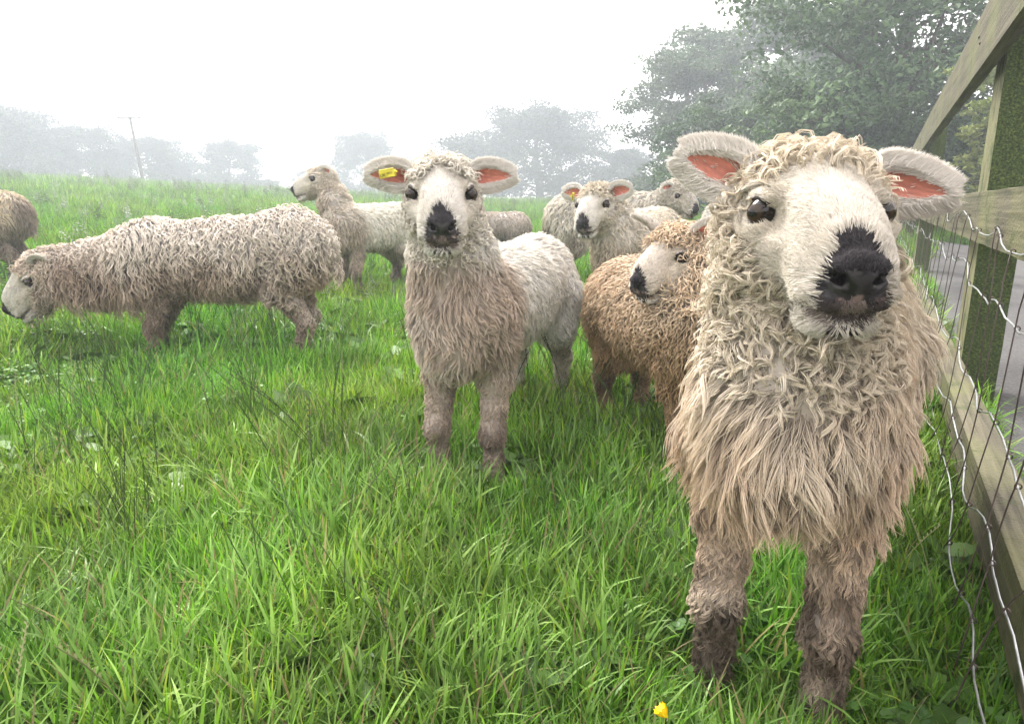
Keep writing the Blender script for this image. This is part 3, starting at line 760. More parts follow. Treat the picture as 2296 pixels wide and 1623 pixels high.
    wv = np.stack([hnoise(p, 24, 21), hnoise(p, 24, 22), hnoise(p, 24, 23)], 1)
    comb = -Z[None] * 1.0 - F[None] * .30 + Lv[None] * np.sign(pb[:, 1:2]) * .15 * (nn_[:, 2:3] > .3)
    comb = np.repeat(comb, 1, 0) * np.ones((n, 1))
    backt = (nn_[:, 2] > .45) & ~isH
    comb[backt] = (-F * .9)[None] + Lv[None] * (np.sign(pb[backt, 1:2]) * (.35 + 1.2 * np.abs(pb[backt, 1:2]) / .12)) - Z[None] * .4
    comb[top] = (H[:, 1] * .75)[None] + H[:, 0][None] * (np.sign(ph[top, 0:1]) * .5) + g.normal(size=(top.sum(), 3)) * .45
    comb[chk] = (-Z * .8 - H[:, 1] * .35)[None] + g.normal(size=(chk.sum(), 3)) * .35
    wv2 = np.stack([hnoise(p, 70, 26), hnoise(p, 70, 27), hnoise(p, 70, 28)], 1) * sp.get('tuft', .5)
    comb = comb + wv2 + wv * sp.get('wave', .45) + g.normal(size=(n, 3)) * sp.get('jit', .12)
    comb[isL] = -Z[None] + .35 * (comb[isL] + Z[None])
    comb = comb - (comb * nn_).sum(1, keepdims=True) * nn_; comb = nrm(comb)
    st = sp['style'](pb, ph, isH, isL, top, chk, g)     # dict of per-root arrays
    st['L'] = st['L'] * (1 - sp.get('lowcut', .25) * smooth(.44, .33, pb[:, 2]) * ~isL)
    if sp.get('skirt'): st['L'] = st['L'] * (1 + sp['skirt'] * smooth(-.05, .08, pb[:, 0]) * (nn_[:, 2] < -.1))
    pt = 1 + .45 * hnoise(p, 11, sp['seed'] + 71); st['curl'] = st['curl'] * np.clip(pt, .45, 1.6); st['L'] = st['L'] * np.clip(1 + .22 * hnoise(p, 14, sp['seed'] + 72), .7, 1.35)
    c = coat(pb, ph, nn_[:, 2])
    c[chk | top] = c[chk | top] * .35 + np.asarray(sp.get('c_head', sp['c_top']))[None] * .65
    var = 1 + .16 * hnoise(p, 45, 31) + g.normal(size=n) * .07
    c = c * np.clip(var, .6, 1.35)[:, None]
    tipc = c * np.asarray(sp.get('tip', (1.18, 1.14, 1.05)))[None]; rc = c * sp.get('rootf', .52)  # roots darkened, tips lightened: shade between locks put into the colour
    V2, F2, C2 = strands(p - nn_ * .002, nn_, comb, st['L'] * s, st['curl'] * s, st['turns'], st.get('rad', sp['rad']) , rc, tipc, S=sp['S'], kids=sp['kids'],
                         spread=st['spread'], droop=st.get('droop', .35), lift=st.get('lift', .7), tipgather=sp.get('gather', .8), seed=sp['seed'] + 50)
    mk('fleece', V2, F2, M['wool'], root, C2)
    # ---------- short face hair
    if sp['face']:
        wf = area * face_m
        ed = np.minimum(*[np.linalg.norm(hc - e, axis=1) for e in eyes_l])
        wf = wf * (ed > sp.get('ring', .0235) - .002) * ~((hc[:, 1] > .152) & (hc[:, 2] < -.034) & (hc[:, 2] > -.068) & (np.abs(hc[:, 0]) < .032)) * np.where(np.abs(hc[:, 2] + .084) < .004, np.where(hc[:, 1] > .10, .1, 1), 1) * np.where(facing > -.2, 1, .2)
        nf = sp['facen']; p, nn_ = sample(wf, nf, sp['seed'] * 7 + 2)
        ph = (p - mid) @ H / hs
        comb = np.outer(-.55 - 0 * ph[:, 0], H[:, 1]) + np.outer(np.clip(ph[:, 0] / .045, -1, 1) * .75, H[:, 0]) + np.outer(np.where(ph[:, 2] > -.045, .40, np.where(ph[:, 2] > -.078, -.1, -.6)), H[:, 2])
        comb += g.normal(size=comb.shape) * .16 + .3 * np.stack([hnoise(p, 60, 41), hnoise(p, 60, 42), hnoise(p, 60, 43)], 1)
        comb = nrm(comb - (comb * nn_).sum(1, keepdims=True) * nn_)
        pj = ph + g.normal(size=ph.shape) * .0022; npm = nosepatch(pj); lp = lips(pj)
        Lh = np.where(npm | lp, .006, .016 + .006 * np.clip((.05 - ph[:, 1]) / .05, 0, 1)) * hs
        ed = np.minimum(*[np.linalg.norm(ph - e, axis=1) for e in eyes_l]); Lh = np.where(ed < .032, .006 * hs, Lh); Lh = np.where((np.abs(ph[:, 2] + .083) < .016) & (ph[:, 1] > .08), np.minimum(Lh, .0055 * hs), Lh)
        c = np.tile(np.array(sp.get('c_face', (.78, .74, .68))), (nf, 1)) * (1 + .12 * hnoise(ph, 70, 33) + .10 * hnoise(ph, 200, 34) + g.normal(size=nf) * .09)[:, None]
        yel = np.clip(hnoise(ph, 28, 35) * .6 + .8 * (ed < .05) + 1.2 * smooth(.030, .060, np.abs(ph[:, 0])) , 0, 1) * .42; c = c * (1 - yel[:, None]) + np.array([.50, .43, .31]) * yel[:, None]
        mt = hnoise(ph, 120, 71)[lp][:, None] > .25; c[lp] = np.where(mt, np.array([.11, .085, .085]), np.array([.30, .235, .225])) * g.uniform(.7, 1.3, (lp.sum(), 1)); c[npm] = np.array([.03, .026, .03]) * g.uniform(.6, 2.0, (npm.sum(), 1))
        V3, F3, C3 = strands(p, nn_, comb, Lh, 0.0003, .5, sp.get('hrad', .0006), c * .85, c * 1.1, S=3, kids=3, spread=.002 * hs, droop=.0, lift=.36, tipgather=.3, seed=sp['seed'] + 60)
        mk('face_hair', V3, F3, M['hair'], root, C3)
        # ---------- eyes
        for q in (-1, 1):
            c0 = HW(q * .0695, .0165, -.002); r = .0175 * hs; nlat, nlon = 20, 28
            ax = nrm(H @ np.array([q * .80, .60, .03])); e_h = nrm(np.cross(H[:, 2], ax)); e_v = np.cross(ax, e_h)
            V4 = []; C4 = []
            for i in range(nlat + 1):
                a = math.pi * i / nlat
                for j in range(nlon):
                    b = 2 * math.pi * j / nlon; x, y = math.sin(a) * math.cos(b), math.sin(a) * math.sin(b)
                    rr__ = r * (1.05 if math.cos(a) > .8 else 1)
                    V4.append(c0 + rr__ * (ax * math.cos(a) + e_h * x + e_v * y))
                    pup = (x / .42) ** 2 + (y / .17) ** 2 < 1; iris = x * x + y * y < .42 and math.cos(a) > 0
                    C4.append((.004, .004, .005) if pup else ((.030, .018, .010) if iris else ((.012, .009, .008))))
            F4 = [(i * nlon + j, (i + 1) * nlon + j, (i + 1) * nlon + (j + 1) % nlon, i * nlon + (j + 1) % nlon) for i in range(nlat) for j in range(nlon)]
            mk('eye', np.array(V4), np.array(F4), M['eye'], root, np.array(C4))
    # ---------- ears
    if sp['ears']:
        for q, ed_ in zip((1, -1), sp['ear']):
            if ed_ is None: continue
            el = sp.get('earlen', .128) * hs * (ed_[4] if len(ed_) > 4 else 1); ew = sp.get('earw', .036) * hs
            base = HW(q * .066, -.042, .022)
            D = nrm(H @ np.array([q * ed_[0], ed_[1], ed_[2]])); op = H @ np.array(ed_[3] if len(ed_) > 3 else (0, 1, .12)); op = nrm(op - (op @ D) * D); ev = np.cross(D, op)
            ns, na = 18, 15
            lay = []
            for L_ in (0, 1):
                grid = np.zeros((ns + 1, na, 3))
                for i in range(ns + 1):
                    t = i / ns; wv_ = ew * (math.sin(math.pi * min(1, (t * .80 + .20))) ** .62 * (1 - .10 * t)) if t < 1 else ew * .02
                    wv_ = max(wv_, ew * .03) * (1 if t > .12 else (.62 + t / .12 * .38))
                    cc_ = base + D * el * t + op * (-.10 * el * math.sin(math.pi * t)) - H[:, 2] * (.10 * el * t * t)
                    for j in range(na):
                        a = (j / (na - 1) * 2 - 1); ang = a * 1.25
                        x = math.sin(ang) / math.sin(1.25) * wv_; dep = -(math.cos(ang) - math.cos(1.25)) * wv_ * 1.05 * (1 - .55 * t)
                        q_ = cc_ + ev * x + op * dep
                        if L_: q_ = q_ - (op * math.cos(ang) - ev * math.sin(ang)) * .0045 * hs
                        grid[i, j] = q_
                lay.append(grid)
            ring = np.concatenate([lay[0], lay[1][:, ::-1]], 1); m = ring.shape[1]
            Ve = ring.reshape(-1, 3)
            Fe = [(i * m + j, i * m + (j + 1) % m, (i + 1) * m + (j + 1) % m, (i + 1) * m + j) for i in range(ns) for j in range(m)]
            Ce = np.zeros((ns + 1, m, 3)); aa = np.abs(np.linspace(-1, 1, na))
            pink = np.array([.78, .30, .22]); wh = np.array([.80, .68, .62])
            for i in range(ns + 1):
                w_ = np.clip((aa - .66) / .30 + np.clip((i / ns - .72) / .25, 0, 1), 0, 1)[:, None]
                dk = np.array([1 - .62 * np.clip(1 - i / ns / .45, 0, 1), 1 - .80 * np.clip(1 - i / ns / .5, 0, 1), 1 - .80 * np.clip(1 - i / ns / .5, 0, 1)]) * (1 - .25 * (1 - aa[:, None] / .6).clip(0, 1)) * (1 + .14 * np.sin(aa[:, None] * 22 + i * .9)) * g.uniform(.85, 1.08, (na, 1))
                Ce[i, :na] = pink * dk * (1 - w_) + wh * w_
                Ce[i, na:] = wh
            eo = mk('ear', Ve, np.array(Fe), M['ear'], root, Ce.reshape(-1, 3))
            # fur: rim, back and inner margins
            en = int(sp.get('earn', 900) * 1.5); parts = []
            def pick(n_, amin, amax, layer, tmin=0.0, tmax=1.0):
                t_ = g.uniform(tmin, tmax, n_); a_ = g.uniform(amin, amax, n_) * np.where(g.random(n_) < .5, 1, -1)
                fi = t_ * ns; fj = (a_ + 1) / 2 * (na - 1); i0 = np.clip(fi.astype(int), 0, ns - 1); j0 = np.clip(fj.astype(int), 0, na - 2)
                fi -= i0; fj -= j0; Gd = lay[layer]
                pp = (Gd[i0, j0] * (1 - fi)[:, None] + Gd[i0 + 1, j0] * fi[:, None]) * (1 - fj)[:, None] + (Gd[i0, j0 + 1] * (1 - fi)[:, None] + Gd[i0 + 1, j0 + 1] * fi[:, None]) * fj[:, None]
                return pp, t_, a_
            fcol = np.array(sp.get('c_ear', (.88, .83, .77)))
            for (n_, a0, a1, ly, L0, nd) in ((en, .0, 1.0, 1, .016, 'back'), (int(en * 1.3), .90, 1.0, 0, .023, 'rim'), (int(en * .9), .60, .98, 0, .016, 'in'), (10, 0, .5, 0, .008, 'mid')):
                pp, t_, a_ = pick(n_, a0, a1, ly)
                out = np.outer(np.sin(a_ * 1.25), ev)
                if nd == 'back': no_ = -np.outer(np.cos(a_ * 1.25), op) + out
                elif nd == 'rim': no_ = out + .35 * D[None] * (t_[:, None] * 2) + op * .1
                elif nd == 'in': no_ = np.outer(np.cos(a_ * 1.25), op) * .7 + out * .25
                else: no_ = np.outer(np.cos(a_ * 1.25), op) * .6 - out * .3
                no_ = nrm(no_); cb = nrm(D[None] * (1.6 if nd == 'in' else 1.0) + out * (-.30 if nd == 'in' else .55) + g.normal(size=pp.shape) * .18 + (op * -.15)[None])
                cc_ = fcol[None] * g.uniform(.8, 1.08, (n_, 1))
                parts.append(strands(pp, no_, cb, L0 * hs * g.uniform(.6, 1.2, n_), .0004, .5, sp.get('hrad', .0006), cc_ * .95, cc_ * 1.1, S=4, kids=2, spread=.0014 * hs, droop=.0, lift={'rim': .9, 'in': .35}.get(nd, .5), tipgather=.2, seed=int(g.integers(1e6))))
            Vf, Ff, Cf = join(parts); mk('ear_fur', Vf, Ff, M['hair'], eo, Cf)
            if sp['tag'] and sp['tag'][0] == q:
                make_tag(root, base + D * el * sp['tag'][2] + op * .004 * hs, D, op, ev, hs, sp['tag'][1])
    # ---------- hooves
    for fw, k in feetw:
        b = MB()
        for sd in (-1, 1):
            c0 = fw + Lv * sd * .014 * s
            b.tube([c0 + F * .035 * s + Z * .003, c0 + F * .022 * s + Z * .016 * s, c0 + F * .006 * s + Z * .040 * s], [.007 * s, .015 * s, .017 * s], 8)
        b.build('hoof', M['hoof'], root)
    return root

def text_mesh(body, size, mat, parent, loc, X, Y):
    cu = bpy.data.curves.new('lettering', 'FONT'); cu.body = body; cu.size = size; cu.extrude = .0003; cu.align_x = 'CENTER'; cu.align_y = 'CENTER'
    o = bpy.data.objects.new('lettering_src', cu); COL.objects.link(o); dg = bpy.context.evaluated_depsgraph_get()
    me = bpy.data.meshes.new_from_object(o.evaluated_get(dg)); bpy.data.objects.remove(o)
    co = np.zeros(len(me.vertices) * 3); me.vertices.foreach_get('co', co); co = co.reshape(-1, 3)
    Zv = np.cross(X, Y); off = np.zeros(3); p = parent
    while p is not None: off += np.array(p.location); p = p.parent
    me.vertices.foreach_set('co', (co[:, :1] * X + co[:, 1:2] * Y + co[:, 2:] * Zv + loc - off).astype(f32).ravel()); me.update()
    return put('lettering', me, mat, parent)
def make_tag(root, at, D, op, ev, hs, style):
    up = nrm(np.array([0, 0, 1.0]) - op * op[2]); rt = np.cross(up, op)     # text axes as seen from the front
    if style == 'loop':
        X = nrm(rt * .98 + up * .16); Y = np.cross(op, X); Rm = np.stack([X, Y, op], 1); b = MB(); c = at + op * .010
        b.box(c, (.038, .017, .005), Rm); 
        b.box(c + Y * .0105 + op * -.004, (.036, .0038, .014), Rm)
        b.box(c - X * .0185 + op * -.0095, (.003, .0165, .012), Rm); b.box(c + X * .0185 + op * -.0095, (.003, .0165, .012), Rm)
        b.tube([c + X * .019 + Y * .003, c + X * .026 + Y * .001], [.006, .002], 10)
        t = b.build('ear_tag', M['tag'], root, False, .0008)
        text_mesh('UK', .011, M['ink'], t, c + op * .0029 - X * .0105 - Y * .002, X, Y)
        text_mesh('0071', .0068, M['ink'], t, c + op * .0029 + X * .0065 + Y * .001, X, Y)
    else:
        Y = nrm(up * .96 + rt * .26); X = np.cross(Y, op); Rm = np.stack([X, Y, op], 1); b = MB(); c = at - Y * .014 + op * .008
        b.box(c, (.013, .042, .003), Rm); b.tube([c + Y * .015 + op * .001, c + Y * .015 + op * .006], [.0065, .0055], 12)
        b.box(c - X * .012 - op * .006 - Y * .004, (.016, .010, .003), Rm)
        t = b.build('ear_tag', M['tag'], root, False, .0006)
        text_mesh('300287', .0085, M['ink'], t, c + op * .002 - Y * .005, Y, -X)
    return t

# fleece styles ------------------------------------------------------------
def mkstyle(body, leg, cheek, topk):
    def f(pb, ph, isH, isL, top, chk, g):
        n = len(pb); o = {}
        for key in ('L', 'curl', 'turns', 'rad', 'lift', 'droop', 'spread'):
            a = np.full(n, body[key], float); a[isL] = leg[key]; a[chk] = cheek[key]; a[top] = topk[key]; o[key] = a
        o['L'] = o['L'] * g.uniform(.7, 1.25, n); o['curl'] = o['curl'] * g.uniform(.5, 1.4, n); o['turns'] = o['turns'] * g.uniform(.7, 1.3, n)
        belly = (pb[:, 2] < .34) & ~isL & ~isH; o['L'][belly] *= 1.1
        return o
    return f
D_ = lambda L, curl, turns, rad, lift, droop, spread=.0045: dict(L=L, curl=curl, turns=turns, rad=rad, lift=lift, droop=droop, spread=spread)
FEET = []
def A2(*a): return np.array(a, float)

QUAL = 1.0
# --- the big one in front
make_sheep('large shaggy cream sheep close up beside the wire fence at right',
    A2(.420, .982), (-.50, -.866), P(1830, 466, .91), P(1912, 603, .775),
    dict(seed=3, scale=.99, blen=.62, hs=1.05, rootf=.50, roll=R(0), voxel=.0038, n=10000 * QUAL, kids=9, S=9, nr=.86, facen=20000, c_face=(.74, .68, .60), width=.77, drop=-.045, lowcut=.55, c_top=(.90, .80, .68), c_low=(.66, .50, .38), c_head=(.90, .81, .68),
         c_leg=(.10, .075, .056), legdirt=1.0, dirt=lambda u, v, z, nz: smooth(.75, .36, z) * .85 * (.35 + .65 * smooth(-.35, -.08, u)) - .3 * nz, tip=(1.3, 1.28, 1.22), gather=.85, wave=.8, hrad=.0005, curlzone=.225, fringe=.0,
         style=mkstyle(D_(.072, .0055, .75, .00066, .50, .6, .0044), D_(.028, .0045, .9, .0007, .15, .8, .0032), D_(.046, .0090, 1.15, .00066, .55, .45, .0027), D_(.042, .0115, 1.0, .0007, .28, .05, .0029)),
         ring=.0235, ear=((.84, -.42, .40), (.97, -.12, -.02, (0, 1, .12), 1.15)), earlen=.104, earw=.027, earn=3600, c_ear=(.90, .84, .77)))
# --- white one in the middle
make_sheep('white faced sheep with muddy chest and a yellow box tag in its ear',
    A2(-.130, 1.84), (-.31, -.95), P(990, 430, 1.72), P(991, 497, 1.60),
    dict(seed=5, scale=.97, blen=.74, hs=1.0, nr=.98, width=.87, curlzone=.17, voxel=.0052, n=11000 * QUAL, kids=5, S=7, facen=7000, rootf=.72, c_top=(.95, .93, .90), c_low=(.58, .48, .41), c_head=(.84, .79, .72), ring=.028, legdirt=.45, c_leg=(.20, .15, .12),
         dirt=lambda u, v, z, nz: smooth(-.22, -.02, u) * smooth(.72, .60, z) + smooth(.36, .25, z) * .5, tip=(1.25, 1.22, 1.15), wave=.7, fringe=.0,
         style=mkstyle(D_(.036, .003, .6, .0008, .6, .2, .0034), D_(.018, .0035, .9, .0009, .25, .4, .0025), D_(.026, .0055, 1.2, .0010, .65, .25, .0014), D_(.045, .011, 1.1, .0012, .8, .0, .0022)),
         ear=((.95, -.1, .16), (.93, -.12, .14)), earlen=.114, earw=.029, earn=1800, tag=(1, 'loop', .58)))
# --- grazing one at the left
make_sheep('long woolly beige sheep in profile at left with its head lowered to the grass',
    A2(-1.68, 3.28), (-1, .03), P(66, 622, 3.33), P(24, 692, 3.27),
    dict(seed=8, scale=.98, blen=.68, hs=1.17, voxel=.009, pitch=-.11, rootf=.36, ring=.027, n=11000 * QUAL, kids=3, S=9, facen=5000, width=1.12, c_top=(.98, .92, .86), c_low=(.45, .355, .29), c_head=(.66, .57, .49), neck=.05, nr=1.45, skirt=.6,
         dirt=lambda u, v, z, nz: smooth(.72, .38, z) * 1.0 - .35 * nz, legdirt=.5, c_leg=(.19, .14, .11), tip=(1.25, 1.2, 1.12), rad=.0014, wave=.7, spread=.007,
         style=mkstyle(D_(.085, .0095, 1.4, .0016, .5, .8, .0030), D_(.028, .006, 1.2, .0018, .3, .5, .002), D_(.055, .009, 1.4, .0020, .6, .5, .002), D_(.045, .009, 1.2, .0018, .7, .1, .002)),
         ear=((.80, -.55, .10, (.9, .35, -.2)), (.80, -.55, .10, (-.9, .35, -.2))), earlen=.085, earw=.03, earn=500, hrad=.0009, legs=[(.02, .085), (.10, -.085), (-.66, .09), (-.60, -.09)]))
# --- brown curly one between the middle and the front sheep
make_sheep('tan brown sheep with long crimped ringlets, looking left behind the large front sheep',
    A2(.545, 1.88), (.27, -.96), P(1496, 568, 1.93), P(1424, 642, 1.86),
    dict(seed=12, ring=.027, drop=-.03, scale=.82, blen=.60, hs=.85, curlzone=.22, roll=R(3), voxel=.0065, rootf=.36, n=12000 * QUAL, kids=3, S=11, facen=6000, width=1.1, c_top=(.74, .60, .47), c_low=(.48, .33, .20), c_head=(.76, .63, .50), c_face=(.82, .74, .66),
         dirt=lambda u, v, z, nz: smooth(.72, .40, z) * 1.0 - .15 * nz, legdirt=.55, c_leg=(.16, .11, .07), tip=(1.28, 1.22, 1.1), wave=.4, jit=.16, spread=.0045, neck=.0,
         style=mkstyle(D_(.078, .0075, 1.8, .0014, .5, .8, .0018), D_(.030, .005, 1.3, .0013, .3, .5, .0015), D_(.080, .0075, 1.8, .0015, .55, .7, .0014), D_(.055, .010, 1.3, .0015, .70, .15, .0014)),
         ear=((.55, .25, .80, (.5, .8, -.3)), (.62, -.62, .48, (-.75, .6, .0))), earlen=.125, earw=.030, earn=700, hrad=.0008))
# --- tag-eared one behind it
make_sheep('cream sheep with yellow strip tag in its ear, behind the brown ringleted sheep',
    A2(.58, 3.60), (-.42, -.90), P(1330, 455, 3.5), P(1304, 510, 3.37),
    dict(seed=15, ring=.027, scale=1.02, blen=.68, hs=1.05, roll=R(-2), voxel=.0075, n=7000 * QUAL, kids=3, S=7, facen=5000, c_top=(.90, .84, .76), c_low=(.56, .47, .37), c_head=(.76, .69, .58),
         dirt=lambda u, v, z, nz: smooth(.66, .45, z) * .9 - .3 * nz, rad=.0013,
         style=mkstyle(D_(.05, .006, 1.1, .0013, .5, .4), D_(.04, .006, 1.2, .0013, .4, .4), D_(.035, .006, 1.3, .0013, .6, .2), D_(.04, .009, 1.2, .0014, .8, .0)),
         ear=((.93, -.15, .20), (.90, -.1, .25)), earlen=.11, earw=.034, earn=700, hrad=.001, tag=(1, 'strip', .42)))
# --- the one looking left at the back
make_sheep('white backed sheep with raised head in profile, behind the rump of the grazing one',
    A2(-1.27, 5.35), (-.62, -.78), P(703, 400, 5.42), P(656, 429, 5.36),
    dict(seed=18, ring=.027, scale=.98, blen=.54, hs=1.13, voxel=.009, n=8000 * QUAL, kids=3, S=6, facen=5000, width=1.15, rootf=.8, c_top=(.98, .96, .90), c_low=(.50, .42, .35), c_head=(.72, .66, .58), legdirt=.75, c_leg=(.14, .11, .09),
         dirt=lambda u, v, z, nz: np.maximum(smooth(-.12, .02, u) * .9, smooth(.42, .28, z)) - .3 * nz, rad=.002,
         style=mkstyle(D_(.055, .006, .9, .002, .5, .35), D_(.045, .006, 1.2, .002, .4, .4), D_(.035, .006, 1.3, .0018, .5, .2), D_(.03, .006, 1.2, .0018, .8, .0)),
         ear=((.55, -.80, .05, (.9, .5, .0)), (.55, -.80, .05, (-.9, .5, .0))), earlen=.08, earw=.03, earn=300, hrad=.0014))
# --- partly hidden ones
make_sheep('cream sheep with dark tail, its body passing behind the strip tagged sheep\'s head',
    A2(1.12, 5.5), (.985, -.1), P(1532, 436, 5.3), P(1562, 476, 5.18),
    dict(seed=21, fringe=.06, c_face=(.50, .46, .40), scale=1.12, blen=.60, hs=1.1, voxel=.011, n=8000 * QUAL, kids=3, S=6, facen=1200, c_top=(.90, .86, .80), c_low=(.42, .36, .30), c_head=(.55, .50, .44), legdirt=.9, c_leg=(.06, .05, .045),
         dirt=lambda u, v, z, nz: np.maximum(smooth(.50, .34, z) * .8, smooth(-.70, -.80, u) * 1.3) - .2 * nz, rad=.002,
         style=mkstyle(D_(.065, .007, 1.0, .002, .5, .4), D_(.05, .006, 1.2, .002, .4, .4), D_(.035, .006, 1.3, .0018, .5, .2), D_(.03, .006, 1.2, .0018, .8, .0)),
         ear=((.80, -.5, -.1), (.80, -.5, -.1)), earlen=.08, earw=.03, earn=200, hrad=.0015))
make_sheep('pale sheep mostly hidden behind the left ear of the large front sheep',
    A2(1.86, 6.2), (-.35, -.93), P(1640, 452, 6.15), P(1632, 482, 6.05),
    dict(seed=24, scale=1.0, blen=.66, hs=1.0, voxel=.014, n=3500 * QUAL, kids=3, S=5, facen=700, c_top=(.82, .79, .74), c_low=(.5, .44, .38), c_head=(.6, .55, .5),
         dirt=lambda u, v, z, nz: smooth(.60, .34, z) * .7 - .2 * nz, rad=.0022,
         style=mkstyle(D_(.06, .006, 1.0, .0022, .5, .4), D_(.05, .006, 1.2, .002, .4, .4), D_(.035, .006, 1.3, .002, .5, .2), D_(.03, .006, 1.2, .002, .8, .0)), earlen=.1, earn=150, hrad=.0018))
make_sheep('brownish sheep with only its low back showing behind the white faced sheep',
    A2(-.52, 7.1), (-1, .05), P(1010, 530, 7.1), P(985, 560, 7.1),
    dict(seed=27, scale=.82, blen=.70, hs=.9, voxel=.014, n=4500 * QUAL, kids=3, S=5, facen=300, width=1.15, c_top=(.62, .55, .50), c_low=(.36, .30, .26),
         dirt=lambda u, v, z, nz: smooth(.62, .40, z) * .8 - .2 * nz, rad=.0024,
         style=mkstyle(D_(.05, .005, 1.0, .0024, .5, .4), D_(.05, .006, 1.2, .002, .4, .4), D_(.035, .006, 1.3, .002, .5, .2), D_(.03, .006, 1.2, .002, .8, .0)), earlen=.08, earn=100, hrad=.002))
make_sheep('tan backed sheep with dark tail cut by the left edge, behind the grazing sheep',
    A2(-4.55, 5.3), (-1, -.15), P(-330, 520, 5.2), P(-370, 600, 5.1),
    dict(seed=30, scale=1.05, blen=.62, hs=1.1, voxel=.012, n=7000 * QUAL, kids=3, S=6, facen=300, width=1.15, c_top=(.72, .62, .48), c_low=(.34, .28, .24), legdirt=.8,
         dirt=lambda u, v, z, nz: np.maximum(smooth(.56, .40, z) * .8, smooth(-.66, -.76, u) * 1.0) - .15 * nz, rad=.0022,
         style=mkstyle(D_(.055, .004, .8, .0022, .45, .4), D_(.05, .006, 1.2, .002, .4, .4), D_(.035, .006, 1.3, .002, .5, .2), D_(.03, .006, 1.2, .002, .8, .0)), earlen=.08, earn=100, hrad=.002))
# ------------------------------------------------------------------ grass: a carpet of instanced tufts (nobody could count it)
TUFTS = bpy.data.collections.new('turf_source')
def blades(seed, n, R_, hmin, hmax, w, lean, bend, c_lo, c_hi, S=5, clump=0.0, dry=.03):
    g = np.random.default_rng(seed)
    a = g.uniform(0, 6.28, n); r = R_ * np.sqrt(g.random(n)); c = np.stack([r * np.cos(a), r * np.sin(a), np.zeros(n)], 1)
    if clump: c *= .35 + .65 * g.random((n, 1)) ** clump
    h = g.uniform(hmin, hmax, n) ** 1.0; az = g.uniform(0, 6.28, n) * .75 + a * .25
    d = np.stack([np.cos(az), np.sin(az), np.zeros(n)], 1); side = np.stack([-np.sin(az), np.cos(az), np.zeros(n)], 1)
    tw = g.uniform(-.9, .9, n)[:, None]; side = nrm_(side + d * tw)
    ang0 = g.uniform(.02, lean, n); ang1 = ang0 + g.uniform(.1, bend, n) * g.random(n)
    t = np.linspace(0, 1, S + 1)
    P_ = [c]; 
    for i in range(S):
        an = (ang0 + (ang1 - ang0) * t[i + 1] ** 1.3)[:, None]
        P_.append(P_[-1] + (d * np.sin(an) + np.array([[0, 0, 1.0]]) * np.cos(an)) * (h / S)[:, None])
    P_ = np.stack(P_, 1)                    # n,S+1,3
    ww = (w * g.uniform(.6, 1.3, n))[:, None, None] * np.array([.75, 1, .95, .8, .55, .06][:S + 1] if S == 5 else np.linspace(1, .06, S + 1))[None, :, None]
    V = np.stack([P_ - side[:, None] * ww, P_ + side[:, None] * ww], 2).reshape(-1, 3)
    b_ = (np.arange(n) * (S + 1) * 2)[:, None]; i_ = (np.arange(S) * 2)[None]
    F = np.stack([b_ + i_, b_ + i_ + 1, b_ + i_ + 3, b_ + i_ + 2], -1).reshape(-1, 4)
    m = g.random((n, 1)); col = np.array(c_lo) * (1 - m) + np.array(c_hi) * m
    yl = g.random(n) < .06; col[yl] = np.array([.30, .42, .05]) * g.uniform(.7, 1.1, (yl.sum(), 1))
    dr = g.random(n) < dry; col[dr] = np.array([.30, .25, .11]) * g.uniform(.6, 1.2, (dr.sum(), 1))
    C = col[:, None, :] * np.ones((1, S + 1, 1)); C = np.repeat(C[:, :, None], 2, 2).reshape(-1, 3)
    return V, F, C
def leaves(seed, n, R_, rmin, rmax, z0, z1, c_lo, c_hi, lobes=1, asp=1.0, stem=True):
    """small flat leaves (clover, chickweed) on thin stems"""
    g = np.random.default_rng(seed); V = []; F = []; C = []
    for k in range(n):
        a = g.uniform(0, 6.28); r = R_ * math.sqrt(g.random()); c = np.array([r * math.cos(a), r * math.sin(a), g.uniform(z0, z1)])
        nn = nrm_(g.normal(size=3) * .35 + np.array([0, 0, 1.0])); e1 = nrm_(np.cross(nn, g.normal(size=3))); e2 = np.cross(nn, e1); rad = g.uniform(rmin, rmax)
        m = g.random(); col = np.array(c_lo) * (1 - m) + np.array(c_hi) * m
        for L_ in range(lobes):
            an = 6.283 * L_ / lobes; u = e1 * math.cos(an) + e2 * math.sin(an); v = np.cross(nn, u); o = c + u * rad * (1.02 if lobes > 1 else 0); b = len(V)
            m_ = 8; V.append(o - nn * rad * .12); C.append(col * 1.08)
            for q in range(m_):
                t_ = 6.283 * q / m_; V.append(o + u * math.cos(t_) * rad * asp + v * math.sin(t_) * rad + nn * rad * .08 * math.cos(2 * t_)); C.append(col)
            for q in range(0, m_, 2): F.append((b, b + 1 + q, b + 1 + (q + 1) % m_, b + 1 + (q + 2) % m_))
        if stem:
            b = len(V); w_ = e1 * .0009; base = c * [.8, .8, 0]
            V += [base - w_, base + w_, c + w_, c - w_]; C += [col * .8] * 4; F.append((b, b + 1, b + 2, b + 3))
    return np.array(V), np.array(F), np.array(C)
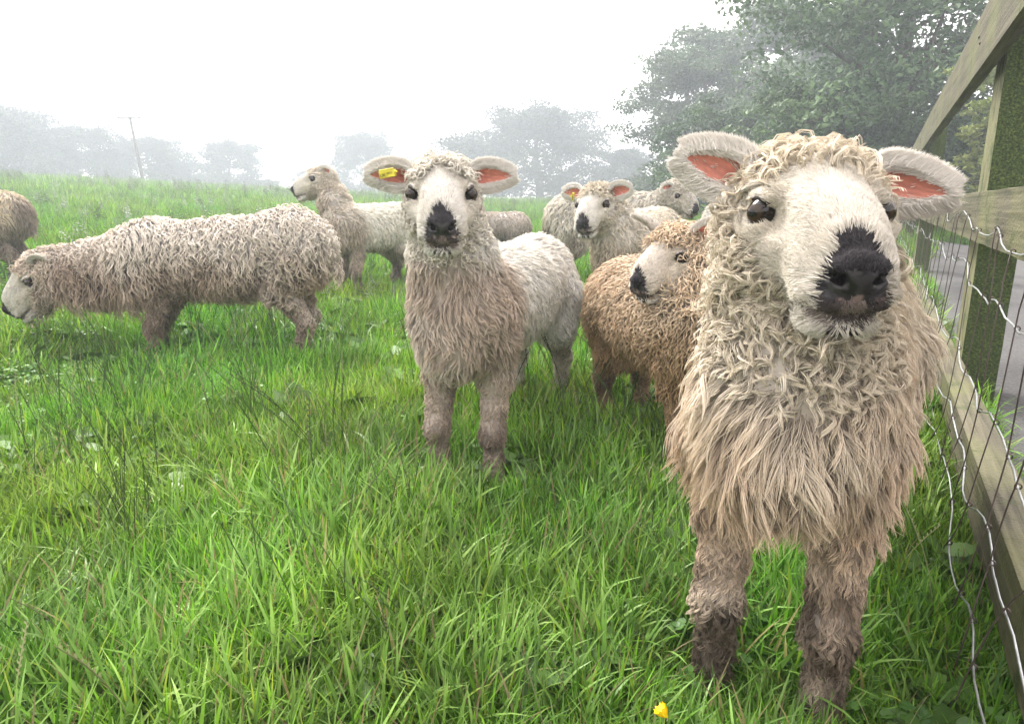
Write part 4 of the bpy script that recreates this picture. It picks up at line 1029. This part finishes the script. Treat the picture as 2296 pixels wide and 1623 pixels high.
def seedstalk(seed, n, R_, h0, h1, col, head=True):
    g = np.random.default_rng(seed); parts = []
    for k in range(n):
        a = g.uniform(0, 6.28); r = R_ * math.sqrt(g.random()); c = np.array([r * math.cos(a), r * math.sin(a), 0]); h = g.uniform(h0, h1); az = g.uniform(0, 6.28); ln = g.uniform(.1, .5)
        d = np.array([math.cos(az), math.sin(az), 0]); pts = [c + d * ln * h * t ** 2 + np.array([0, 0, h * t]) for t in np.linspace(0, 1, 7)]
        b = MB(); b.tube(pts, [.0011] * 6 + [.0007], 4, False); cc = np.array(col) * g.uniform(.7, 1.2)
        if head:
            for q in range(14):
                t = .70 + .3 * q / 14; p_ = c + d * ln * h * t ** 2 + np.array([0, 0, h * t]); s_ = (1 if q % 2 else -1); sd = nrm_(np.array([-d[1], d[0], .8 * s_]) * s_ + np.array([0, 0, 1.2])); e = p_ + sd * .008; m_ = nrm_(np.cross(sd, [0.3, .4, .5])) * .0014
                i0 = len(b.v); b.v += [tuple(p_), tuple((p_ + e) / 2 + m_), tuple(e), tuple((p_ + e) / 2 - m_)]; b.f.append((i0, i0 + 1, i0 + 2, i0 + 3))
        V = np.array(b.v); F = np.array([f for f in b.f]); parts.append((V, F, np.tile(cc, (len(V), 1))))
    return join(parts)
def weed(seed, h, n_l, lw, col):
    """upright weed with paired leaves, as it stands in the far meadow"""
    g = np.random.default_rng(seed); V, F, C = [], [], []
    for st in range(3):
        c = np.array([g.uniform(-.05, .05), g.uniform(-.05, .05), 0]); hh = h * g.uniform(.6, 1.1); az0 = g.uniform(0, 6.28)
        for k in range(n_l):
            t = (k + 1) / n_l; p = c + np.array([0, 0, hh * t]); az = az0 + k * 2.1; ln = lw * (1.25 - t) * g.uniform(.7, 1.2); d = np.array([math.cos(az), math.sin(az), .35 - .3 * (1 - t)]); sd = np.array([-math.sin(az), math.cos(az), 0]) * ln * .28
            b = len(V); V += [p, p + d * ln * .5 + sd, p + d * ln - np.array([0, 0, ln * .25]), p + d * ln * .5 - sd]; F.append((b, b + 1, b + 2, b + 3)); cc = np.array(col) * g.uniform(.6, 1.3); C += [cc] * 4
        b = len(V); w_ = np.array([.002, 0, 0]); V += [c - w_, c + w_, c + w_ * .5 + [0, 0, hh], c - w_ * .5 + [0, 0, hh]]; F.append((b, b + 1, b + 2, b + 3)); C += [np.array(col) * .8] * 4
    return np.array(V), np.array(F), np.array(C)
G1, G2 = (.035, .115, .008), (.195, .430, .032)
G3, G4 = (.11, .23, .04), (.24, .40, .09)
lib = []
def addt(name, V, F, C):
    o = bpy.data.objects.new('tuft_%02d' % len(lib), mesh_np(name, V, F, C, True)); o.data.materials.append(M['grass']); TUFTS.objects.link(o); lib.append(name)
for k in range(4): addt('lawn', *blades(100 + k, 140, .10, .030, .075, .0016, .80, 1.5, G1, G2))                         # 0-3 fine dense turf
for k in range(4): addt('long', *blades(110 + k, 60, .085, .06, .14, .0025, .85, 2.1, G1, G2, clump=.5))                 # 4-7 arching long blades
for k in range(3): addt('pale', *blades(120 + k, 40, .11, .07, .16, .0029, 1.05, 2.5, G3, G4, clump=.5, dry=.06))         # 8-10 paler, wider, bent over
for k in range(2): addt('clover', *leaves(130 + k, 55, .12, .0055, .0095, .025, .070, (.04, .12, .016), (.095, .22, .035), lobes=3))      # 11-12
addt('chickweed', *leaves(140, 150, .12, .004, .0085, .03, .10, (.05, .15, .012), (.12, .27, .025), asp=1.4))            # 13
for k in range(2): addt('stalk', *seedstalk(150 + k, 7, .10, .20, .36, (.055, .095, .03)))                                # 14-15
addt('pale_stalk', *seedstalk(153, 5, .12, .16, .28, (.26, .27, .13)))                                                    # 16
for k in range(2): addt('far', *blades(160 + k, 120, .26, .07, .18, .0050, .5, 1.3, G1, G2, S=3))                          # 17-18
addt('weed', *weed(170, .34, 13, .10, (.050, .095, .022)))                                                                # 19
addt('weed', *weed(171, .46, 16, .12, (.058, .088, .030)))                                                                # 20
addt('broadleaf', *leaves(180, 14, .09, .016, .030, .03, .08, (.05, .12, .02), (.10, .20, .04), asp=1.7))                 # 21
addt('dry', *blades(190, 14, .06, .05, .12, .0022, .9, 1.0, (.16, .09, .04), (.30, .20, .09), dry=0))                     # 22
gG = np.random.default_rng(77)
pts, rot, scl, idx = [], [], [], []
def lat_of(x, y): return x * FL[0] + y * FL[1]
def scatter(n, r0, r1, az0, az1, table, smin, smax, power=1.0, cond=None):
    r = r0 + (r1 - r0) * gG.random(n) ** power; az = np.radians(gG.uniform(az0, az1, n)); x = r * np.sin(az); y = r * np.cos(az)
    lt = lat_of(x, y); sfence = x * FD[0] + y * FD[1]
    ok = ~((lt > .33) & (lt < 6.6) & (sfence < 13.3)) & ~((lt > FP - .01) & (lt < FP + .12) & (gG.random(n) < .5))
    p3 = np.stack([x, y, 0 * x], 1)
    nz1 = hnoise(p3, 1.7, 61); nz2 = hnoise(p3, 3.3, 62); nz3 = hnoise(p3, .8, 63)
    if cond is not None: ok &= cond(x, y, nz1, nz2, nz3)
    x, y, nz1, nz2, nz3 = [q[ok] for q in (x, y, nz1, nz2, nz3)]; m = len(x)
    keys = list(table.keys()); w = np.array([table[k] for k in keys], float); ch = gG.choice(len(keys), m, p=w / w.sum())
    pts.append(np.stack([x, y, gz(x, y) - .004], 1)); rot.append(np.stack([gG.normal(0, .12, m), gG.normal(0, .12, m), gG.uniform(0, 6.28, m)], 1))
    hmod = 1 + .28 * nz1 + .12 * nz2
    FT = np.array(FEET); dmin = np.full(m, 9.0)
    for q in FT: dmin = np.minimum(dmin, np.hypot(x - q[0], y - q[1] + .04))
    scl.append(gG.uniform(smin, smax, m) * np.clip(hmod, .5, 1.5) * (.52 + .48 * smooth(.05, .18, dmin))); idx.append(np.array(keys)[ch])
near = lambda *a: True
scatter(9000, .35, 3.2, -52, 44, {0: 3, 1: 3, 2: 3, 3: 3}, .75, 1.15, .62)
scatter(4200, .35, 3.2, -52, 44, {4: 3, 5: 3, 6: 3, 7: 3}, .7, 1.2, .62)
scatter(900, .35, 1.7, -55, 30, {4: 1, 5: 1, 8: 1, 9: 1, 10: 1}, .9, 1.35, .7)
scatter(1500, .35, 3.4, -52, 44, {8: 1, 9: 1, 10: 1}, .6, 1.1, .62, lambda x, y, a, b, c: a + .4 * b + np.where(x < 0, .5, -.3) > .1)
scatter(1500, .4, 3.8, -52, 44, {11: 1, 12: 1}, .7, 1.05, .65, lambda x, y, a, b, c: (b + c * .5) > .35)
scatter(1500, .4, 5.5, -52, 34, {13: 1}, .5, .95, .65, lambda x, y, a, b, c: (c - b * .5) > .2)
scatter(650, .45, 5.0, -50, 40, {21: 1}, .6, 1.15, .7)
scatter(190, .45, 4.5, -50, 22, {14: 1, 15: 1}, .6, 1.15, .7, lambda x, y, a, b, c: b > -.1)
scatter(420, .4, 2.2, -50, 40, {8: 1, 9: 1, 10: 1}, .9, 1.35, .7)
scatter(130, .6, 5.0, -48, 38, {16: 1}, .6, 1.0, .7)
scatter(260, .8, 5.5, -48, 38, {22: 1}, .6, 1.1, .7)
scatter(13000, 3.0, 9.5, -46, 42, {0: 2, 1: 2, 2: 2, 3: 2, 4: 1, 5: 1, 6: 1}, 1.0, 1.7, .75)
scatter(1200, 3.2, 10, -46, 40, {13: 3, 11: 1, 12: 1}, .6, 1.0, .75, lambda x, y, a, b, c: (c - b * .4) > 0)
scatter(420, 4.5, 11, -46, 10, {19: 2, 20: 1}, .35, .8, .8)
scatter(12000, 8.5, 24, -44, 44, {17: 1, 18: 1}, .9, 1.5, .75)
scatter(2600, 9, 26, -44, 20, {19: 2, 20: 1}, .5, 1.0, .8, lambda x, y, a, b, c: a > -.3)
scatter(12000, 22, 47, -44, 44, {17: 1, 18: 1}, 1.4, 2.3, .9)
scatter(5200, 24, 45, -44, 44, {19: 2, 20: 2}, .7, 1.5, .9)
pts = np.concatenate(pts); rot = np.concatenate(rot); scl = np.concatenate(scl); idx = np.concatenate(idx)
print('tufts', len(pts))
me = bpy.data.meshes.new('grass'); me.vertices.add(len(pts)); me.vertices.foreach_set('co', pts.astype(f32).ravel())
a = me.attributes.new('rot', 'FLOAT_VECTOR', 'POINT'); a.data.foreach_set('vector', rot.astype(f32).ravel())
a = me.attributes.new('scl', 'FLOAT', 'POINT'); a.data.foreach_set('value', scl.astype(f32))
a = me.attributes.new('pick', 'INT', 'POINT'); a.data.foreach_set('value', idx.astype(np.int32))
me.update()
grass = tag(put('grass', me, M['grass']), kind='stuff')
ng = bpy.data.node_groups.new('turf', 'GeometryNodeTree')
ng.interface.new_socket('Geometry', in_out='INPUT', socket_type='NodeSocketGeometry'); ng.interface.new_socket('Geometry', in_out='OUTPUT', socket_type='NodeSocketGeometry')
gi = ng.nodes.new('NodeGroupInput'); go = ng.nodes.new('NodeGroupOutput')
ci = ng.nodes.new('GeometryNodeCollectionInfo'); ci.inputs['Collection'].default_value = TUFTS
ci.inputs['Separate Children'].default_value = True; ci.inputs['Reset Children'].default_value = True
ip = ng.nodes.new('GeometryNodeInstanceOnPoints'); ip.inputs['Pick Instance'].default_value = True
def named(nm, dt):
    n = ng.nodes.new('GeometryNodeInputNamedAttribute'); n.data_type = dt; n.inputs['Name'].default_value = nm; return n.outputs['Attribute']
mp_ = ng.nodes.new('GeometryNodeMeshToPoints'); ng.links.new(gi.outputs[0], mp_.inputs[0])
ng.links.new(mp_.outputs[0], ip.inputs['Points']); ng.links.new(ci.outputs[0], ip.inputs['Instance'])
ng.links.new(named('rot', 'FLOAT_VECTOR'), ip.inputs['Rotation']); ng.links.new(named('scl', 'FLOAT'), ip.inputs['Scale']); ng.links.new(named('pick', 'INT'), ip.inputs['Instance Index'])
ng.links.new(ip.outputs[0], go.inputs[0])
md = grass.modifiers.new('turf', 'NODES'); md.node_group = ng

# ------------------------------------------------------------------ buttercup
bp = np.array([.205, .805]); bz = float(gz(*bp)); q0 = np.array([bp[0], bp[1], bz])
bc_ = empty('buttercup', tuple(q0), label='single yellow buttercup flower in the grass at the bottom edge', cat='flower')
b = MB(); topb = q0 + np.array([.004, -.012, .125]); b.tube([q0, q0 + [.003, -.002, .06], topb], .0011, 6); b.build('stem', M['green'] if 'green' in M else M['grass'], bc_)
up_ = nrm_(np.array([-.65, .25, .75])); u1 = nrm_(np.cross(up_, [1, 0, 0])); u2 = np.cross(up_, u1)
for k in range(5):
    an = 6.283 * k / 5; u = u1 * math.cos(an) + u2 * math.sin(an); v = np.cross(up_, u); V = []; F = []
    for i in range(6):
        t = i / 5; wv_ = .0078 * math.sin(math.pi * (t * .72 + .10)) ** .7
        for j in range(5):
            a_ = j / 4 * 2 - 1; V.append(topb + u * .0095 * t + v * wv_ * a_ * .8 + up_ * (.016 * t ** 1.2 - .003 * (1 - a_ * a_)))
    for i in range(5):
        for j in range(4): F.append((i * 5 + j, i * 5 + j + 1, (i + 1) * 5 + j + 1, (i + 1) * 5 + j))
    mk('petal', np.array(V), np.array(F), M['petal'], bc_)
# ------------------------------------------------------------------ broad dock leaves
def dock(px, py, label, n, size, seed, tilt=.5):
    g = np.random.default_rng(seed); r_ = ray(px, py); t_ = -CAM_H / r_[2]; c = np.array([r_[0] * t_, r_[1] * t_, 0]); c[2] = float(gz(c[0], c[1]))
    root = empty('dock_plant', tuple(c), label=label, cat='plant')
    for k in range(n):
        az = 6.283 * k / n + g.uniform(-.4, .4); L = size * g.uniform(.7, 1.15); d = np.array([math.cos(az), math.sin(az), 0]); sd = np.array([-d[1], d[0], 0]); V, F, C = [], [], []
        for i in range(11):
            t = i / 10; w_ = L * .24 * (math.sin(math.pi * min(1, max(0, (t - .12) / .88)) ** .8) ** .75 if t > .12 else .03) + .002
            cz = .02 + tilt * L * math.sin(t * 2.1) * .8; cen_ = c + d * L * t * .9 + np.array([0, 0, cz])
            for j in range(7):
                a_ = j / 6 * 2 - 1; V.append(cen_ + sd * w_ * a_ * (1 + .08 * math.sin(t * 30 + j)) + np.array([0, 0, .30 * w_ * abs(a_) + .012 * math.sin(t * 26 + a_ * 3) * abs(a_)]))
                C.append(np.array([.085, .17, .035]) * (1.25 if abs(a_) < .1 else g.uniform(.85, 1.1)))
        for i in range(10):
            for j in range(6): F.append((i * 7 + j, i * 7 + j + 1, (i + 1) * 7 + j + 1, (i + 1) * 7 + j))
        mk('leaf', np.array(V), np.array(F), M['grass'], root, np.array(C))
dock(350, 1600, 'broad pale dock leaves at the bottom edge left of centre', 4, .12, 1, .35)
dock(1500, 1150, 'dark broad dock leaves beside the chest of the front sheep', 4, .13, 2, .5)
dock(1475, 1010, 'crinkled long dock leaves under the tan brown sheep', 3, .12, 3, .45)
dock(690, 880, 'flat light green plantain leaves in front of the grazing sheep', 5, .12, 4, .3)
dock(1285, 618, 'round pale dock leaf beside the dark leg behind the middle sheep', 3, .22, 5, .6)
dock(1800, 1370, 'wet crinkled dock leaf between the forelegs of the front sheep', 3, .10, 6, .4)

# ------------------------------------------------------------------ haze over the meadow
hb_ = MB(); hb_.box((0, 30, 11.5), (240, 200, 27))
m, t, o = mat_base('mist'); pv = N(t, 'ShaderNodeVolumePrincipled', Density=.0055, Anisotropy=.25); pv.inputs['Color'].default_value = (.86, .92, 1.0, 1)
t.links.new(pv.outputs[0], o.inputs['Volume'])
tag(hb_.build('haze', m, None, False), kind='stuff')
